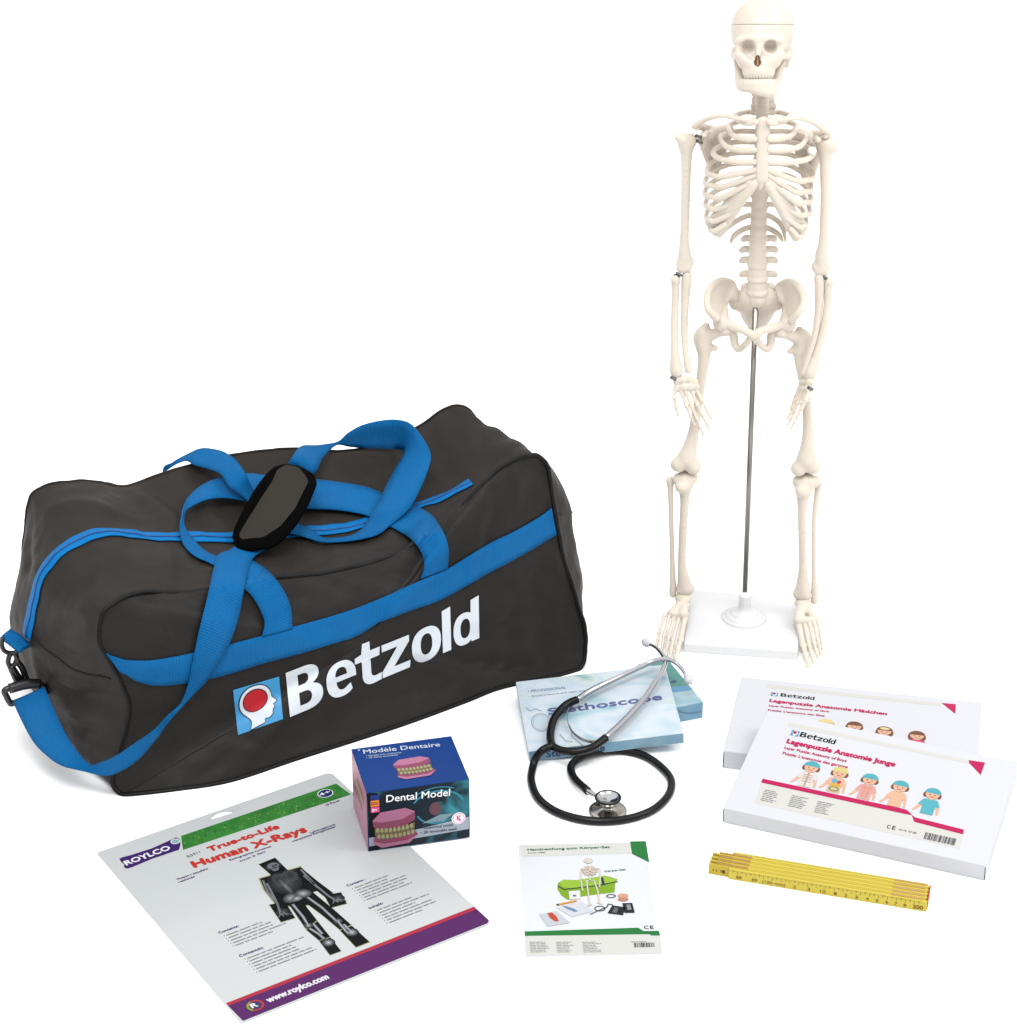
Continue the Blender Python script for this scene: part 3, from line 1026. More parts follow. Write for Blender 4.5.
def rounded(w, h, rs, n=6):
    """rounded outline, radii in order lower left, lower right, upper right, upper left"""
    o = []
    for (cx, cy, a0), r_ in zip(((0, 0, 180), (w, 0, 270), (w, h, 0), (0, h, 90)), rs):
        sx_, sy_ = (1 if cx == 0 else -1), (1 if cy == 0 else -1)
        for i in range(n + 1):
            a = R(a0 + 90 * i / n)
            o.append((cx + sx_ * r_ + r_ * math.cos(a), cy + sy_ * r_ + r_ * math.sin(a)))
    return o


def slab_with_hole(name, outer, hole, sheet, t, m, parent):
    bm = bmesh.new()
    loops = []
    for pts_ in ([outer] + ([hole] if hole else [])):
        vs = [bm.verts.new(((sheet.O + sheet.U * u + sheet.V * v) - ORG[parent]) * CM) for u, v in pts_]
        loops.append([bm.edges.new((vs[i], vs[(i + 1) % len(vs)])) for i in range(len(vs))])
    bmesh.ops.triangle_fill(bm, edges=sum(loops, []), use_beauty=True)
    r_ = bmesh.ops.extrude_face_region(bm, geom=bm.faces[:])
    for v in [g for g in r_['geom'] if isinstance(g, bmesh.types.BMVert)]:
        v.co -= Vector(sheet.N * t * CM)
    bmesh.ops.recalc_face_normals(bm, faces=bm.faces)
    me = bpy.data.meshes.new(name)
    bm.to_mesh(me)
    bm.free()
    me.materials.append(m)
    o = bpy.data.objects.new(name, me)
    COL.objects.link(o)
    o.parent = parent
    ORG[o] = ORG[parent]
    return o


hp = [sh.uv(*q) for q in ((209.5, 819.6), (213, 815.8), (219, 812.2), (226, 810.8), (233.5, 811.2), (234, 812), (228, 814), (219, 817))]
slab_with_hole('card', rounded(wd, ht, (.25, .7, .9, .25)), [tuple(q) for q in hp], sh, .15, PACK, xp)
GREEN = mat('green_starry_print', (58, 134, 56), rough=.4, spec=.15, tex=(45, .55))
PURPLE, RED_P, RED_T = ink(92, 36, 104), ink(188, 50, 70), ink(204, 56, 44)
NAVY_P = ink(70, 40, 110)
sh.poly([(181, 836), (336, 783.6), (351, 794.5), (183, 850)], GREEN, 0, True)
rn = random.Random(5)
for _ in range(150):
    a, b = rn.random(), rn.random()
    q = sh.uv(*(np.array([184, 838]) * (1 - a) * (1 - b) + np.array([334, 786]) * a * (1 - b) + np.array([348, 794]) * a * b + np.array([185, 848]) * (1 - a) * b))
    r_ = rn.uniform(.05, .13)
    sh.oval(q[0], q[1], r_, r_, rn.choice((ink(150, 190, 60), ink(96, 168, 80), ink(30, 96, 50), ink(110, 150, 90))), 1 + .002 * _, n=6)
sh.build('header_print', xp)
sh.poly([(226, 1003.2), (474.2, 906.6), (476.8, 909.2), (228.2, 1005.9)], RED_P, 0, True)
sh.poly([(228.2, 1005.9), (476.8, 909.2), (489.0, 920.3), (487.5, 923.3), (243.0, 1021.0)], PURPLE, 0, True)
sh.build('footer_print', xp)
sh.poly([(119.5, 859), (122, 857.6), (131, 855.3), (152, 848.5), (167, 841.8), (172, 839.4), (176, 837.5), (180, 839.5), (180.4, 845), (179, 850), (174, 851.5), (152, 859), (132, 867.3), (127, 868.8), (124, 867.4), (124.4, 864.5), (121, 861.8)], NAVY_P, 2, True)
sh.text('ROYLCO', (126.8, 865.6), (171, 849.4), .95, WHITE_INK, 3, bold=.05)
q = sh.uv(175.3, 841.8)
sh.oval(q[0], q[1], .55, .55, ink(235, 240, 240), 4)
sh.oval(q[0], q[1], .42, .42, ink(150, 185, 190), 5)
sh.build('logo', xp)
q = sh.uv(325.3, 793.8)
sh.oval(q[0], q[1], 1.0, .88, WHITE_INK, 4)
sh.oval(q[0], q[1], .88, .76, ink(34, 48, 110), 5)
sh.text('4+', (320.5, 796.8), (331, 792.9), .6, WHITE_INK, 6, bold=.04)
sh.build('age_badge', xp)
sh.text('True-to-Life', (210, 851.8), (279.7, 828.2), 1.0, RED_T, 1, bold=.09)
sh.text('Human X-Rays', (195, 867.6), (307.3, 831.6), 1.35, RED_T, 1, bold=.085)
sh.text('R5911', (188.3, 857.8), (200.8, 853.0), .5, GREY_INK, 1)
for s_, a, b in (('Huesos y esqueleto', (177.5, 880.2), (208.5, 869.2)), ('realistas', (179, 883), (195, 877.2)), ('Radiographies humaines', (230, 861), (271.5, 847.0)), ('tout à fait', (240, 862.2), (266, 852.2)),
                 ('Lebensgetreue', (311, 833.6), (335.5, 825.0)), ('menschliche Röntgenbilder', (293, 842.2), (336, 827.2)), ('18 Pieces', (326.5, 806), (340, 801))):
    sh.text(s_, a, b, .36, NAVY_P, 1, bold=.03)
sh.build('title_lettering', xp)
FILM = mat('x_ray_film_print', (16, 17, 19), rough=.35, spec=.06, tex=(38, .75))
FILM2, GLOW, GLOW2 = mat('x_ray_lung_print', (44, 46, 50), rough=.35, spec=.1, tex=(60, .6)), mat('x_ray_bone_print', (118, 121, 126), rough=.35, spec=.1, tex=(70, .45)), mat('x_ray_bright_print', (182, 185, 190), rough=.35, spec=.1, tex=(80, .3))
EDGE = ink(170, 168, 120)


def film(P, n=2):
    c = np.mean(P, 0)
    sh.poly([c + (np.array(p) - c) * 1.05 for p in P], EDGE, 0.6, True)
    sh.poly(P, FILM, n, True)


film([(259, 864.5), (275, 858), (288, 870.8), (272.3, 876)])
film([(260, 879), (300.5, 867.3), (309, 878), (318, 890.5), (309.5, 893.5), (313, 903), (300, 907.5), (289, 906), (276, 904), (265, 890.5)], 2.1)
film([(300.5, 867.3), (317, 881), (333, 893), (325.5, 897.5), (312, 887), (303, 875.5)], 2.2)
film([(324.3, 895.5), (341, 892.6), (346.7, 903.7), (331, 907.8)], 2.3)
film([(269.5, 905), (285, 902), (295, 918), (281, 922.2)], 2.3)
film([(288, 903), (302.5, 902), (316.8, 920.5), (306, 929)], 2.4)
film([(306.5, 930), (317.5, 921.5), (330, 937), (319, 940.5)], 2.5)
film([(319.5, 941.3), (330.5, 937.8), (341, 951.2), (330, 955.2)], 2.6)
film([(303, 901), (311, 891), (334, 910), (351, 925), (340, 930), (322, 915)], 2.7)
film([(340.6, 931), (352, 926.2), (369.3, 942), (356, 947.3)], 2.8)
for P in ([(263, 881), (268, 893), (277, 903), (281, 915)], [(301, 870), (315, 885), (328, 896), (338, 902)], [(267, 884), (276, 901)], [(304, 876), (318, 888)]):
    sh.line(P, .26, GLOW, 3.4, True)
for P in ([(293, 905), (303, 917), (309, 927)], [(310, 929), (318, 934), (324, 939)], [(308, 898), (322, 908), (336, 921)], [(338, 922), (348, 934)], [(314, 925), (322, 934)], [(344, 925), (352, 933)]):
    sh.line(P, .34, GLOW, 3.5, True)
    sh.line(P, .13, GLOW2, 4.6, True)
for x, y, a, b, m in ((273, 866.6, 1.0, .85, FILM2), (273, 866.2, .7, .6, GLOW), (275.6, 869.6, .42, .34, GLOW), (273, 866.6, .16, .16, FILM), (276, 865.4, .16, .16, FILM), (275.4, 867.6, .1, .12, FILM2)):
    q = sh.uv(x, y)
    sh.oval(*q, a, b, m, 3.5 + (m is GLOW) * .5 + (a < .2) * 1.0, n=16)


def glow(x, y, a, b, lo, hi, n=7, l=3.0, rot=0.0):
    """soft bright patch of an x-ray: ovals stepping from dim to bright"""
    q = sh.uv(x, y)
    for i in range(n):
        f = i / (n - 1)
        g = round(lo + (hi - lo) * f)
        k = 1 - .86 * f
        sh.oval(q[0], q[1], a * k, b * k, ink(g, g + 1, g + 4), l + .06 * i, n=16, rot=rot)


glow(284.5, 883, 1.9, 2.3, 30, 84, l=3.0)
for x, y in ((279.3, 879.8), (290.2, 875.8)):
    glow(x, y, .78, 1.15, 66, 24, n=6, l=3.5)
glow(286, 887, .3, 1.7, 70, 132, n=5, l=3.9)
glow(291, 898.5, 1.0, .85, 60, 168, l=4.1, rot=.5)
glow(303, 894, 1.0, .85, 60, 178, l=4.15, rot=-.5)
glow(297, 899, .7, .5, 90, 190, n=5, l=4.6)
for x, y in ((328.5, 943), (352, 932.7)):
    glow(x, y, .75, .75, 40, 196, l=3.6)
for x, y in ((338, 899), (282.5, 912.5)):
    glow(x, y, .8, .7, 30, 92, l=3.3)
for x, y in ((308.5, 926), (338, 921.5)):
    glow(x, y, .5, .5, 60, 160, n=5, l=4.3)
for i in range(6):
    for cx, cy, sg in ((279.3, 876.0, -1), (290.2, 872.2, 1)):
        q = sh.uv(cx + i * .85, cy + i * 1.75)
        sh.line([q + np.array([-.75, -.08 * (1 - sg)]), q + np.array([0, .14]), q + np.array([.75, -.08 * (1 + sg)])], .055, ink(96, 98, 102), 4.0)
for cx, cy in ((335, 899), (281, 913)):
    for i in range(4):
        q = sh.uv(cx, cy)
        sh.line([q, q + np.array([.9 - .5 * i, -1.0 + .12 * i])], .12, GLOW, 4.1)
sh.build('x_ray_figure_print', xp)
dv = sh.uv(239, 926.8) - sh.uv(219.3, 934)
for head, a, b, rows, w_, h_, sd in (('Contents:', (219.3, 934.0), (239, 926.8), 5, 6.6, 2.7, 1), ('Contenido:', (240, 957.2), (264, 948.3), 6, 7.0, 3.2, 2),
                                     ('Contenu :', (347.6, 886.8), (365.8, 880.0), 6, 6.2, 3.2, 3), ('Inhalt:', (370, 909.2), (383.5, 903.8), 6, 6.6, 3.2, 4)):
    sh.text(head, a, b, .42, NAVY_P, 1, bold=.04)
    q = sh.uv(*a)
    sh.greek(q[0] + .55, q[1] - .2, w_, h_, rows, ink(142, 144, 148), 1, seed=sd, fill=.32)
    for i in range(rows):
        sh.oval(q[0] + .3, q[1] - .2 - h_ / rows * (i + .75), .07, .07, ink(110, 112, 118), 1, n=6)
    sh.build('fine_print', xp)
sh.text('www.roylco.com', (269, 1002.8), (329.2, 978.6), .95, ink(240, 238, 244), 1.5, bold=.07)
q = sh.uv(255.4, 1005.6)
sh.oval(*q, .95, .9, ink(190, 60, 50), 1.5)
sh.oval(*q, .95, .9, ink(150, 160, 60), 1.9, a0=100, a1=230)
sh.oval(*q, .68, .66, ink(60, 60, 110), 2.6)
sh.text('R', (252.6, 1008.6), (258.4, 1006.4), .75, WHITE_INK, 3.4, bold=.05)
sh.build('web_address', xp)

# ---------------------------------------------------------------- handout leaflet
B0, B1, B2, B3 = G(520.4, 844, .12), G(646, 841, .12), G(662.5, 953.7, .12), G(525.4, 956.6, .12)
bk = thing('leaflet', 'white leaflet with green print, showing a small skeleton beside a lime green bag', 'leaflet', [B3[0], B3[1], 0])
PAPER = mat('glossy_paper', (238, 242, 247), rough=.25, spec=.5, coat=.2, tex=(8, .01))
U = B2 - B3
bs = Sheet(B3, U, B0 - B3)
W_, H_ = 14.8, 21.0
slab_with_hole('pages', rounded(W_, H_, (.1, .1, .1, .1), 3), None, bs, .11, PAPER, bk)
CREAM, GRN, GRN_T = ink(228, 229, 222), ink(38, 128, 62), ink(46, 100, 60)
bs.poly([(520.9, 845.5), (632.6, 842.2), (633.7, 853.5), (521.7, 857)], CREAM, 0, True)
bs.poly([(630, 841.4), (645.8, 841.1), (649.4, 862.6), (632, 854)], GRN, 1, True)
bs.build('header_print', bk)
bs.poly([(525.0, 936), (660.2, 933.5), (662.3, 953.2), (525.6, 955.9)], CREAM, 0, True)
bs.poly([(524.8, 931.6), (638, 927.8), (643.9, 931.2), (650, 934.3), (525, 936)], GRN, 1, True)
bs.poly([(643.9, 931.2), (659.3, 930.9), (660.0, 935.6), (651.5, 935.7)], GRN, 1, True)
bs.build('footer_print', bk)
bs.text('Handreichung zum Körper-Set', (527.7, 851), (610, 848.2), .46, GRN_T, 2, bold=.035)
bs.text('Art.-Nr. 47840', (527.9, 853.8), (545.2, 853.3), .26, GREY_INK, 2)
bs.text('Körper-Set', (605, 872.4), (625.8, 870.4), .36, GRN_T, 2, bold=.03)
bs.build('title_lettering', bk)
bs.text('C', (644.4, 929.2), (648.6, 929.0), .6, BLACK_INK, 2)
bs.text('E', (650.4, 929.0), (653.6, 928.9), .6, BLACK_INK, 2)
bs.build('lettering', bk)
for x, sd in ((529.5, 11), (556, 12), (582.2, 13)):
    q = bs.uv(x, 941.2)
    bs.greek(q[0], q[1], 2.1, 2.0, 7, ink(160, 160, 160), 2, seed=sd, fill=.4)
    bs.build('fine_print', bk)
q = bs.uv(634.5, 947.6)
bs.barcode(q[0], q[1], 2.3, .8, BLACK_INK, 2, 7)
q = bs.uv(631, 941.2)
bs.greek(q[0], q[1], 2.2, .22, 1, GREY_INK, 2, seed=9)
bs.build('barcode', bk)


def K(x, y):
    return (520 + x / 7.823, 845 + y / 7.823)


def il(P, m, l):
    bs.poly([K(*p) for p in P], m, l, True)


LIME, LIME2, DKB = ink(136, 178, 38), ink(160, 202, 60), ink(44, 58, 72)
il([(296, 300), (340, 272), (430, 275), (560, 262), (650, 240), (705, 250), (762, 268), (745, 300), (740, 372), (620, 385), (490, 402), (400, 432), (362, 425), (320, 392), (292, 345)], LIME, 1)
il([(305, 290), (345, 275), (430, 277), (650, 243), (755, 268), (740, 290), (480, 330), (390, 340), (330, 330)], LIME2, 2)
for a, b in (((300, 325), (345, 350)), ((345, 350), (480, 335)), ((480, 335), (620, 318)), ((620, 318), (760, 288))):
    bs.line([K(*a), K(*b)], .16, DKB, 3, True)
bs.line([K(478, 272), K(482, 335)], .2, DKB, 3.3, True)
bs.line([K(640, 258), K(655, 312)], .3, DKB, 3.3, True)
il([(380, 365), (468, 358), (474, 424), (388, 430)], ink(238, 240, 240), 4)
il([(412, 395), (438, 392), (440, 406), (414, 408)], ink(120, 120, 130), 5)
BN, BN2 = ink(226, 218, 206), ink(205, 186, 168)
q = bs.uv(*K(534, 126))
bs.oval(*q, .5, .55, BN, 6)
q = bs.uv(*K(545, 205))
bs.oval(*q, .85, .95, BN2, 5)
for P in ([(478, 195), (540, 180), (622, 190)], [(478, 195), (474, 260), (484, 330), (492, 360)], [(622, 190), (628, 260), (622, 330)], [(548, 170), (548, 290)], [(500, 215), (590, 212)], [(505, 235), (592, 232)],
          [(512, 285), (585, 280)], [(522, 290), (535, 390), (545, 470)], [(580, 285), (610, 370), (620, 450)], [(530, 478), (560, 470)], [(605, 455), (640, 465)]):
    bs.line([K(*p) for p in P], .17, BN, 6.3, True)
il([(282, 466), (440, 432), (446, 444), (290, 478)], ink(232, 160, 60), 4)
il([(282, 466), (300, 462), (306, 474), (290, 478)], ink(70, 60, 50), 5)
il([(285, 492), (480, 438), (572, 520), (405, 565)], ink(222, 226, 232), 3)
il([(325, 478), (360, 482), (420, 500), (455, 520), (430, 527), (370, 505)], ink(120, 150, 185), 4)
il([(148, 545), (285, 518), (392, 610), (215, 640)], ink(210, 214, 222), 3)
il([(212, 538), (250, 530), (285, 560), (305, 598), (275, 602), (235, 575)], ink(206, 80, 56), 4)
for cx, cy, a, b in ((625, 500, .62, .5), (712, 402, .55, .36)):
    q = bs.uv(*K(cx, cy))
    bs.ring(*q, a, b, .12, ink(40, 44, 60), 5)
bs.line([K(550, 545), K(600, 522), K(680, 488), K(690, 465), K(725, 470)], .13, ink(70, 72, 84), 5.2, True)
q = bs.uv(*K(806, 400))
bs.oval(*q, .6, .42, ink(226, 170, 140), 4)
q = bs.uv(*K(806, 428))
bs.oval(*q, .6, .36, ink(206, 140, 112), 4.5)
il([(722, 474), (822, 490), (806, 552), (684, 536)], ink(36, 38, 42), 4)
il([(800, 458), (878, 456), (898, 532), (818, 534)], ink(36, 38, 42), 4)
il([(740, 490), (770, 496), (756, 536), (720, 530)], ink(110, 112, 116), 5)
il([(830, 470), (862, 468), (874, 510), (842, 512)], ink(150, 152, 156), 5)
bs.build('set_picture', bk)

# ---------------------------------------------------------------- puzzle boxes
CARD = mat('white_card', (238, 239, 244), rough=.45, spec=.2, lum=1.58, tex=(5, .012))
CARD_IN = mat('dark_card_gap', (44, 42, 40), rough=.8)
MAG = ink(206, 34, 96)
LBL, CRM = ink(240, 241, 245, 1.7), ink(234, 233, 226, 1.6)
SKIN, SKIN2, TEAL_I, BROWN, PINK_I = ink(240, 192, 160), ink(232, 160, 140), ink(92, 182, 196), ink(130, 84, 60), ink(232, 176, 172)


def carton(parent, O, U, V, N, w, d, h, name='box_body'):
    """lidded card box: body with a lid whose side walls stand a little proud, dark slits where the flaps meet"""
    b = bevel_obj(mk(name, boxv(O, U * w, V * d, N * h), BOXF, CARD, parent), .09, 2)
    for u_ in (.03, w - .13):
        o_ = O + U * u_ - V * .008 + N * .16
        mk('corner_slit', boxv(o_, U * .1, V * .02, N * (h - .42)), BOXF, CARD_IN, parent, smooth=False)
    return b


def emblem(sh_, p, s_, l):
    """small square mark: head outline on blue"""
    u, v = p
    sh_.rect(u, v, s_, s_, ink(90, 170, 214), l)
    sh_.poly([(u + s_ * a, v + s_ * b) for a, b in ((.30, .0), (.34, .25), (.14, .55), (.3, .9), (.62, .95), (.8, .7), (.92, .45), (.78, .4), (.76, .2), (.62, .18), (.62, 0))], WHITE_INK, l + 1)
    sh_.oval(u + s_ * .46, v + s_ * .6, s_ * .25, s_ * .25, ink(196, 20, 60), l + 2, n=16)


def kid(sh_, px, s_, cap_c, shirt, belly=None, hair=BROWN):
    u, v = sh_.uv(*px)

    def P(l, m, lay):
        sh_.poly([(u + a * s_, v + b * s_) for a, b in l], m, lay)
    body = shirt or SKIN
    P([(-.38, -.5), (-.5, -.62), (-.82, -1.45), (-1.0, -1.75), (-.86, -1.8), (-.62, -1.5), (-.42, -1.15), (-.42, -1.95), (.42, -1.95), (.42, -1.15), (.56, -1.5), (.58, -1.85), (.74, -1.85), (.72, -1.4), (.52, -.62), (.38, -.5)], SKIN, 2)
    P([(-.38, -.5), (-.52, -.64), (-.72, -1.12), (-.5, -1.22), (-.42, -1.1), (-.42, -1.95), (.42, -1.95), (.42, -1.1), (.5, -1.2), (.7, -1.12), (.52, -.64), (.38, -.5)], body, 3)
    P([(-.13, -.3), (.13, -.3), (.13, -.56), (-.13, -.56)], SKIN, 4)
    sh_.oval(u - .44 * s_, v - .12 * s_, .16 * s_, .24 * s_, hair, 4, n=12)
    sh_.oval(u + .44 * s_, v - .12 * s_, .16 * s_, .24 * s_, hair, 4, n=12)
    sh_.oval(u, v, .46 * s_, .5 * s_, SKIN, 5, n=20)
    sh_.oval(u, v + .06 * s_, .54 * s_, .52 * s_, cap_c, 6, n=20, a0=0, a1=180)
    for e in (-.17, .17):
        sh_.oval(u + e * s_, v - .1 * s_, .045 * s_, .05 * s_, ink(90, 70, 60), 7, n=8)
    sh_.line([(u - .12 * s_, v - .3 * s_), (u + .12 * s_, v - .3 * s_)], .05 * s_, ink(200, 90, 90), 7)
    if belly == 'bones':
        for b in (-.8, -1.0, -1.2, -1.45):
            sh_.line([(u - .3 * s_, v + b * s_), (u + .3 * s_, v + b * s_)], .07 * s_, ink(200, 170, 150), 4)
        sh_.line([(u, v - .6 * s_), (u, v - 1.9 * s_)], .09 * s_, ink(190, 160, 140), 4.5)
    if belly == 'organs':
        sh_.oval(u - .15 * s_, v - .85 * s_, .2 * s_, .22 * s_, ink(110, 180, 214), 4, n=12)
        sh_.oval(u + .18 * s_, v - .9 * s_, .14 * s_, .16 * s_, ink(206, 70, 80), 4.2, n=12)
        sh_.oval(u, v - 1.25 * s_, .34 * s_, .2 * s_, ink(232, 180, 70), 4.4, n=14)
        sh_.oval(u, v - 1.62 * s_, .36 * s_, .24 * s_, ink(120, 160, 120), 4.6, n=14)
        sh_.oval(u, v - 1.62 * s_, .22 * s_, .14 * s_, ink(236, 200, 150), 5, n=14)
    if belly == 'muscles':
        for sx_ in (-.2, .2):
            sh_.oval(u + sx_ * s_, v - .82 * s_, .2 * s_, .16 * s_, SKIN2, 4, n=12)
            for b in (-1.15, -1.4, -1.65):
                sh_.oval(u + sx_ * .7 * s_, v + b * s_, .13 * s_, .1 * s_, SKIN2, 4, n=10)


# girl's box, lying flat
gb0 = G(722.4, 768, 0)
ga, gb_ = G(743, 676, 2.5), G(983, 702, 2.5)
U = gb_ - ga
U /= np.linalg.norm(U)
V = np.array([-U[1], U[0], 0])
gbox = thing('puzzle_box', 'flat white box with brown-haired heads in print, lying behind and under the other white box', 'puzzle box', gb0, 'white puzzle boxes')
Zv = np.array([0, 0, 1.0])
carton(gbox, gb0, U, V, Zv, 30.7, 18.25, 2.5)
ps = Sheet(gb0 + Zv * 2.5, U, V)
ps.poly([(768, 684.4), (941, 703.3), (941.2, 706.4), (766.3, 687.7)], CRM, 0, True)
ps.build('label_edge', gbox)
ps.poly([(941.5, 703), (955.8, 704.3), (955.2, 714)], MAG, 1, True)
ps.build('corner_print', gbox)
emblem(ps, ps.uv(770.6, 695.8), .9, 2)
ps.build('emblem', gbox)
wordmark(ps, (780.3, 696.4), (814.2, 700.2), .8, BLACK_INK, 1)
ps.build('wordmark', gbox)
ps.text('Lagenpuzzle Anatomie Mädchen', (769.6, 701.8), (886.5, 715.2), .72, MAG, 1, bold=.08)
ps.build('title_lettering', gbox)
ps.text('Layer Puzzle: Anatomy of Girls', (768.8, 706.4), (828.8, 712.4), .42, MAG, 1, bold=.055)
ps.build('subtitle_lettering', gbox)
ps.text("Puzzle: L'anatomie des filles", (768, 710.8), (824.5, 716.8), .42, MAG, 1, bold=.055)
ps.build('subtitle_lettering', gbox)
for (x, y), c, hr, sh_ in (((826, 724), ink(238, 220, 150), BROWN, None), ((854.5, 726.5), BROWN, BROWN, PINK_I), ((884.5, 731.5), BROWN, BROWN, None), ((917, 736), BROWN, BROWN, ink(226, 90, 130))):
    kid(ps, (x, y), 1.85, c, sh_, None, hr)
    u, v = ps.uv(x, y)
    if x > 880:
        ps.oval(u - .75, v - .35, .36, .75, hr, 4.5, n=12)
        ps.oval(u + .75, v - .35, .36, .75, hr, 4.5, n=12)
        if x < 900:
            ps.oval(u, v + .55, .62, .3, ink(238, 222, 170), 7, n=16)
ps.build('children_print', gbox)

# boy's box, its far edge resting on the first
A = G(723, 822.5)
Bq = G(985, 881)
U = (Bq - A) / np.linalg.norm(Bq - A)
nn = np.array([-U[1], U[0], 0])
TL = R(10)
V = nn * math.cos(TL) + Zv * math.sin(TL)
N = -nn * math.sin(TL) + Zv * math.cos(TL)
A = A + Zv * .02
bbox = thing('puzzle_box', 'flat white box with five boys in caps, tilted onto the other white box', 'puzzle box', A, 'white puzzle boxes')
carton(bbox, A, U, V, N, 31.1, 18.25, 2.35)
ps = Sheet(A + N * 2.35, U, V)
ps.poly([(789, 722.2), (969.8, 760.3), (969.2, 763.8), (787.4, 726.0)], CRM, 0, True)
ps.build('label_edge', bbox)
ps.poly([(968.8, 760.2), (985, 762.6), (980.7, 775.2), (968.9, 762.8)], MAG, 1, True)
ps.build('corner_print', bbox)
ps.poly([(761.4, 783), (906.6, 814.8), (911.5, 818), (914.5, 822), (963, 834.6), (959.6, 848.8), (754.8, 803)], CRM, 0, True)
ps.poly([(762.6, 778.8), (905, 809.3), (908.5, 811.3), (912.4, 815.4), (906.6, 814.4), (761.2, 782.6)], MAG, 2, True)
ps.poly([(911.6, 815.2), (915.5, 817.6), (964, 829.8), (963, 834.4), (914.3, 822.0)], MAG, 2, True)
ps.build('footer_print', bbox)
emblem(ps, ps.uv(790, 735.2), 1.0, 2)
ps.build('emblem', bbox)
wordmark(ps, (799.2, 736.5), (834.6, 744.6), .9, BLACK_INK, 1)
ps.build('wordmark', bbox)
ps.text('Lagenpuzzle Anatomie Junge', (786.5, 743.0), (894.3, 766.6), .85, MAG, 1, bold=.08)
ps.build('title_lettering', bbox)
ps.text('Layer Puzzle: Anatomy of Boys', (784.2, 748.8), (846, 762.2), .48, MAG, 1, bold=.055)
ps.build('subtitle_lettering', bbox)
ps.text("Puzzle: L'anatomie des garçons", (782.4, 754.2), (847.3, 768.4), .48, MAG, 1, bold=.055)
ps.build('subtitle_lettering', bbox)
kid(ps, (811.6, 767.6), 1.8, TEAL_I, ink(236, 226, 222), 'bones')
kid(ps, (840, 773.2), 1.8, ink(228, 214, 140), None, 'organs')
kid(ps, (870, 780.0), 1.8, TEAL_I, PINK_I, 'muscles')
kid(ps, (900.4, 787), 1.8, TEAL_I, None)
kid(ps, (932.8, 794.6), 1.8, TEAL_I, ink(96, 186, 200))
ps.build('children_print', bbox)
ps.text('C', (886.5, 828.2), (889.7, 828.9), .62, BLACK_INK, 2)
ps.text('E', (891.7, 829.4), (894.7, 830.1), .62, BLACK_INK, 2)
ps.text('Art.-Nr. 757 688', (898.6, 830.2), (916, 834.2), .3, GREY_INK, 2)
ps.build('lettering', bbox)
for (x, y), sd in (((765.3, 788.6), 21), ((792.5, 794.2), 22), ((818.5, 800.2), 23)):
    q = ps.uv(x, y)
    ps.greek(q[0], q[1], 2.0, 2.1, 7, ink(150, 150, 152), 2, seed=sd, fill=.42)
    ps.build('fine_print', bbox)
q = ps.uv(923.4, 839.0)
ps.barcode(q[0], q[1], 3.6, 1.15, ink(40, 38, 60), 2, 17)
ps.build('barcode', bbox)

# ---------------------------------------------------------------- dental model carton
A, Bq = G(368.3, 851.4), G(469.8, 837)
A, Bq = G(368.3, 851.6, .18), G(469.8, 837.2, .18)
U = (Bq - A) / np.linalg.norm(Bq - A)
V = np.array([-U[1], U[0], 0])
wB, hB, dB = 12.1, 8.1, 9.6
den = thing('dental_model_box', 'small blue and black carton with pink dentures in print, standing on the pack corner', 'carton', A)
BLUE_C = mat('blue_carton', (4, 62, 140), rough=.35, spec=.15, tex=(10, .12))
DARK_C = bpy.data.materials.new('x_ray_photo_print')
DARK_C.use_nodes = True
t_ = DARK_C.node_tree
b_ = t_.nodes['Principled BSDF']
b_.inputs['Roughness'].default_value = .35
b_.inputs['Specular IOR Level'].default_value = .12
tcn = t_.nodes.new('ShaderNodeTexCoord')
nz = t_.nodes.new('ShaderNodeTexNoise')
nz.inputs['Scale'].default_value = 17
nz.inputs['Detail'].default_value = 3
nz.inputs['Distortion'].default_value = 1.2
cr_ = t_.nodes.new('ShaderNodeValToRGB')
cr_.color_ramp.elements[0].position = .46
cr_.color_ramp.elements[0].color = (.006, .012, .02, 1)
cr_.color_ramp.elements[1].position = .72
cr_.color_ramp.elements[1].color = (.03, .19, .24, 1)
t_.links.new(tcn.outputs['Object'], nz.inputs['Vector'])
t_.links.new(nz.outputs['Fac'], cr_.inputs[0])
t_.links.new(cr_.outputs[0], b_.inputs['Base Color'])
PINK_C = mat('pink_carton_side', (196, 128, 150), rough=.35, lum=1.1, tex=(16, .18))
V_ = boxv(A, U * wB, V * dB, Zv * hB)
bevel_obj(mk('carton_body', V_, BOXF, [BLUE_C, DARK_C, PINK_C], den, smooth=False, mi=[0, 0, 1, 0, 0, 2]), .06, 2)
GUM, GUM2, TEE, TEE2 = ink(198, 128, 160), ink(156, 82, 110), ink(128, 112, 84), ink(176, 174, 126)


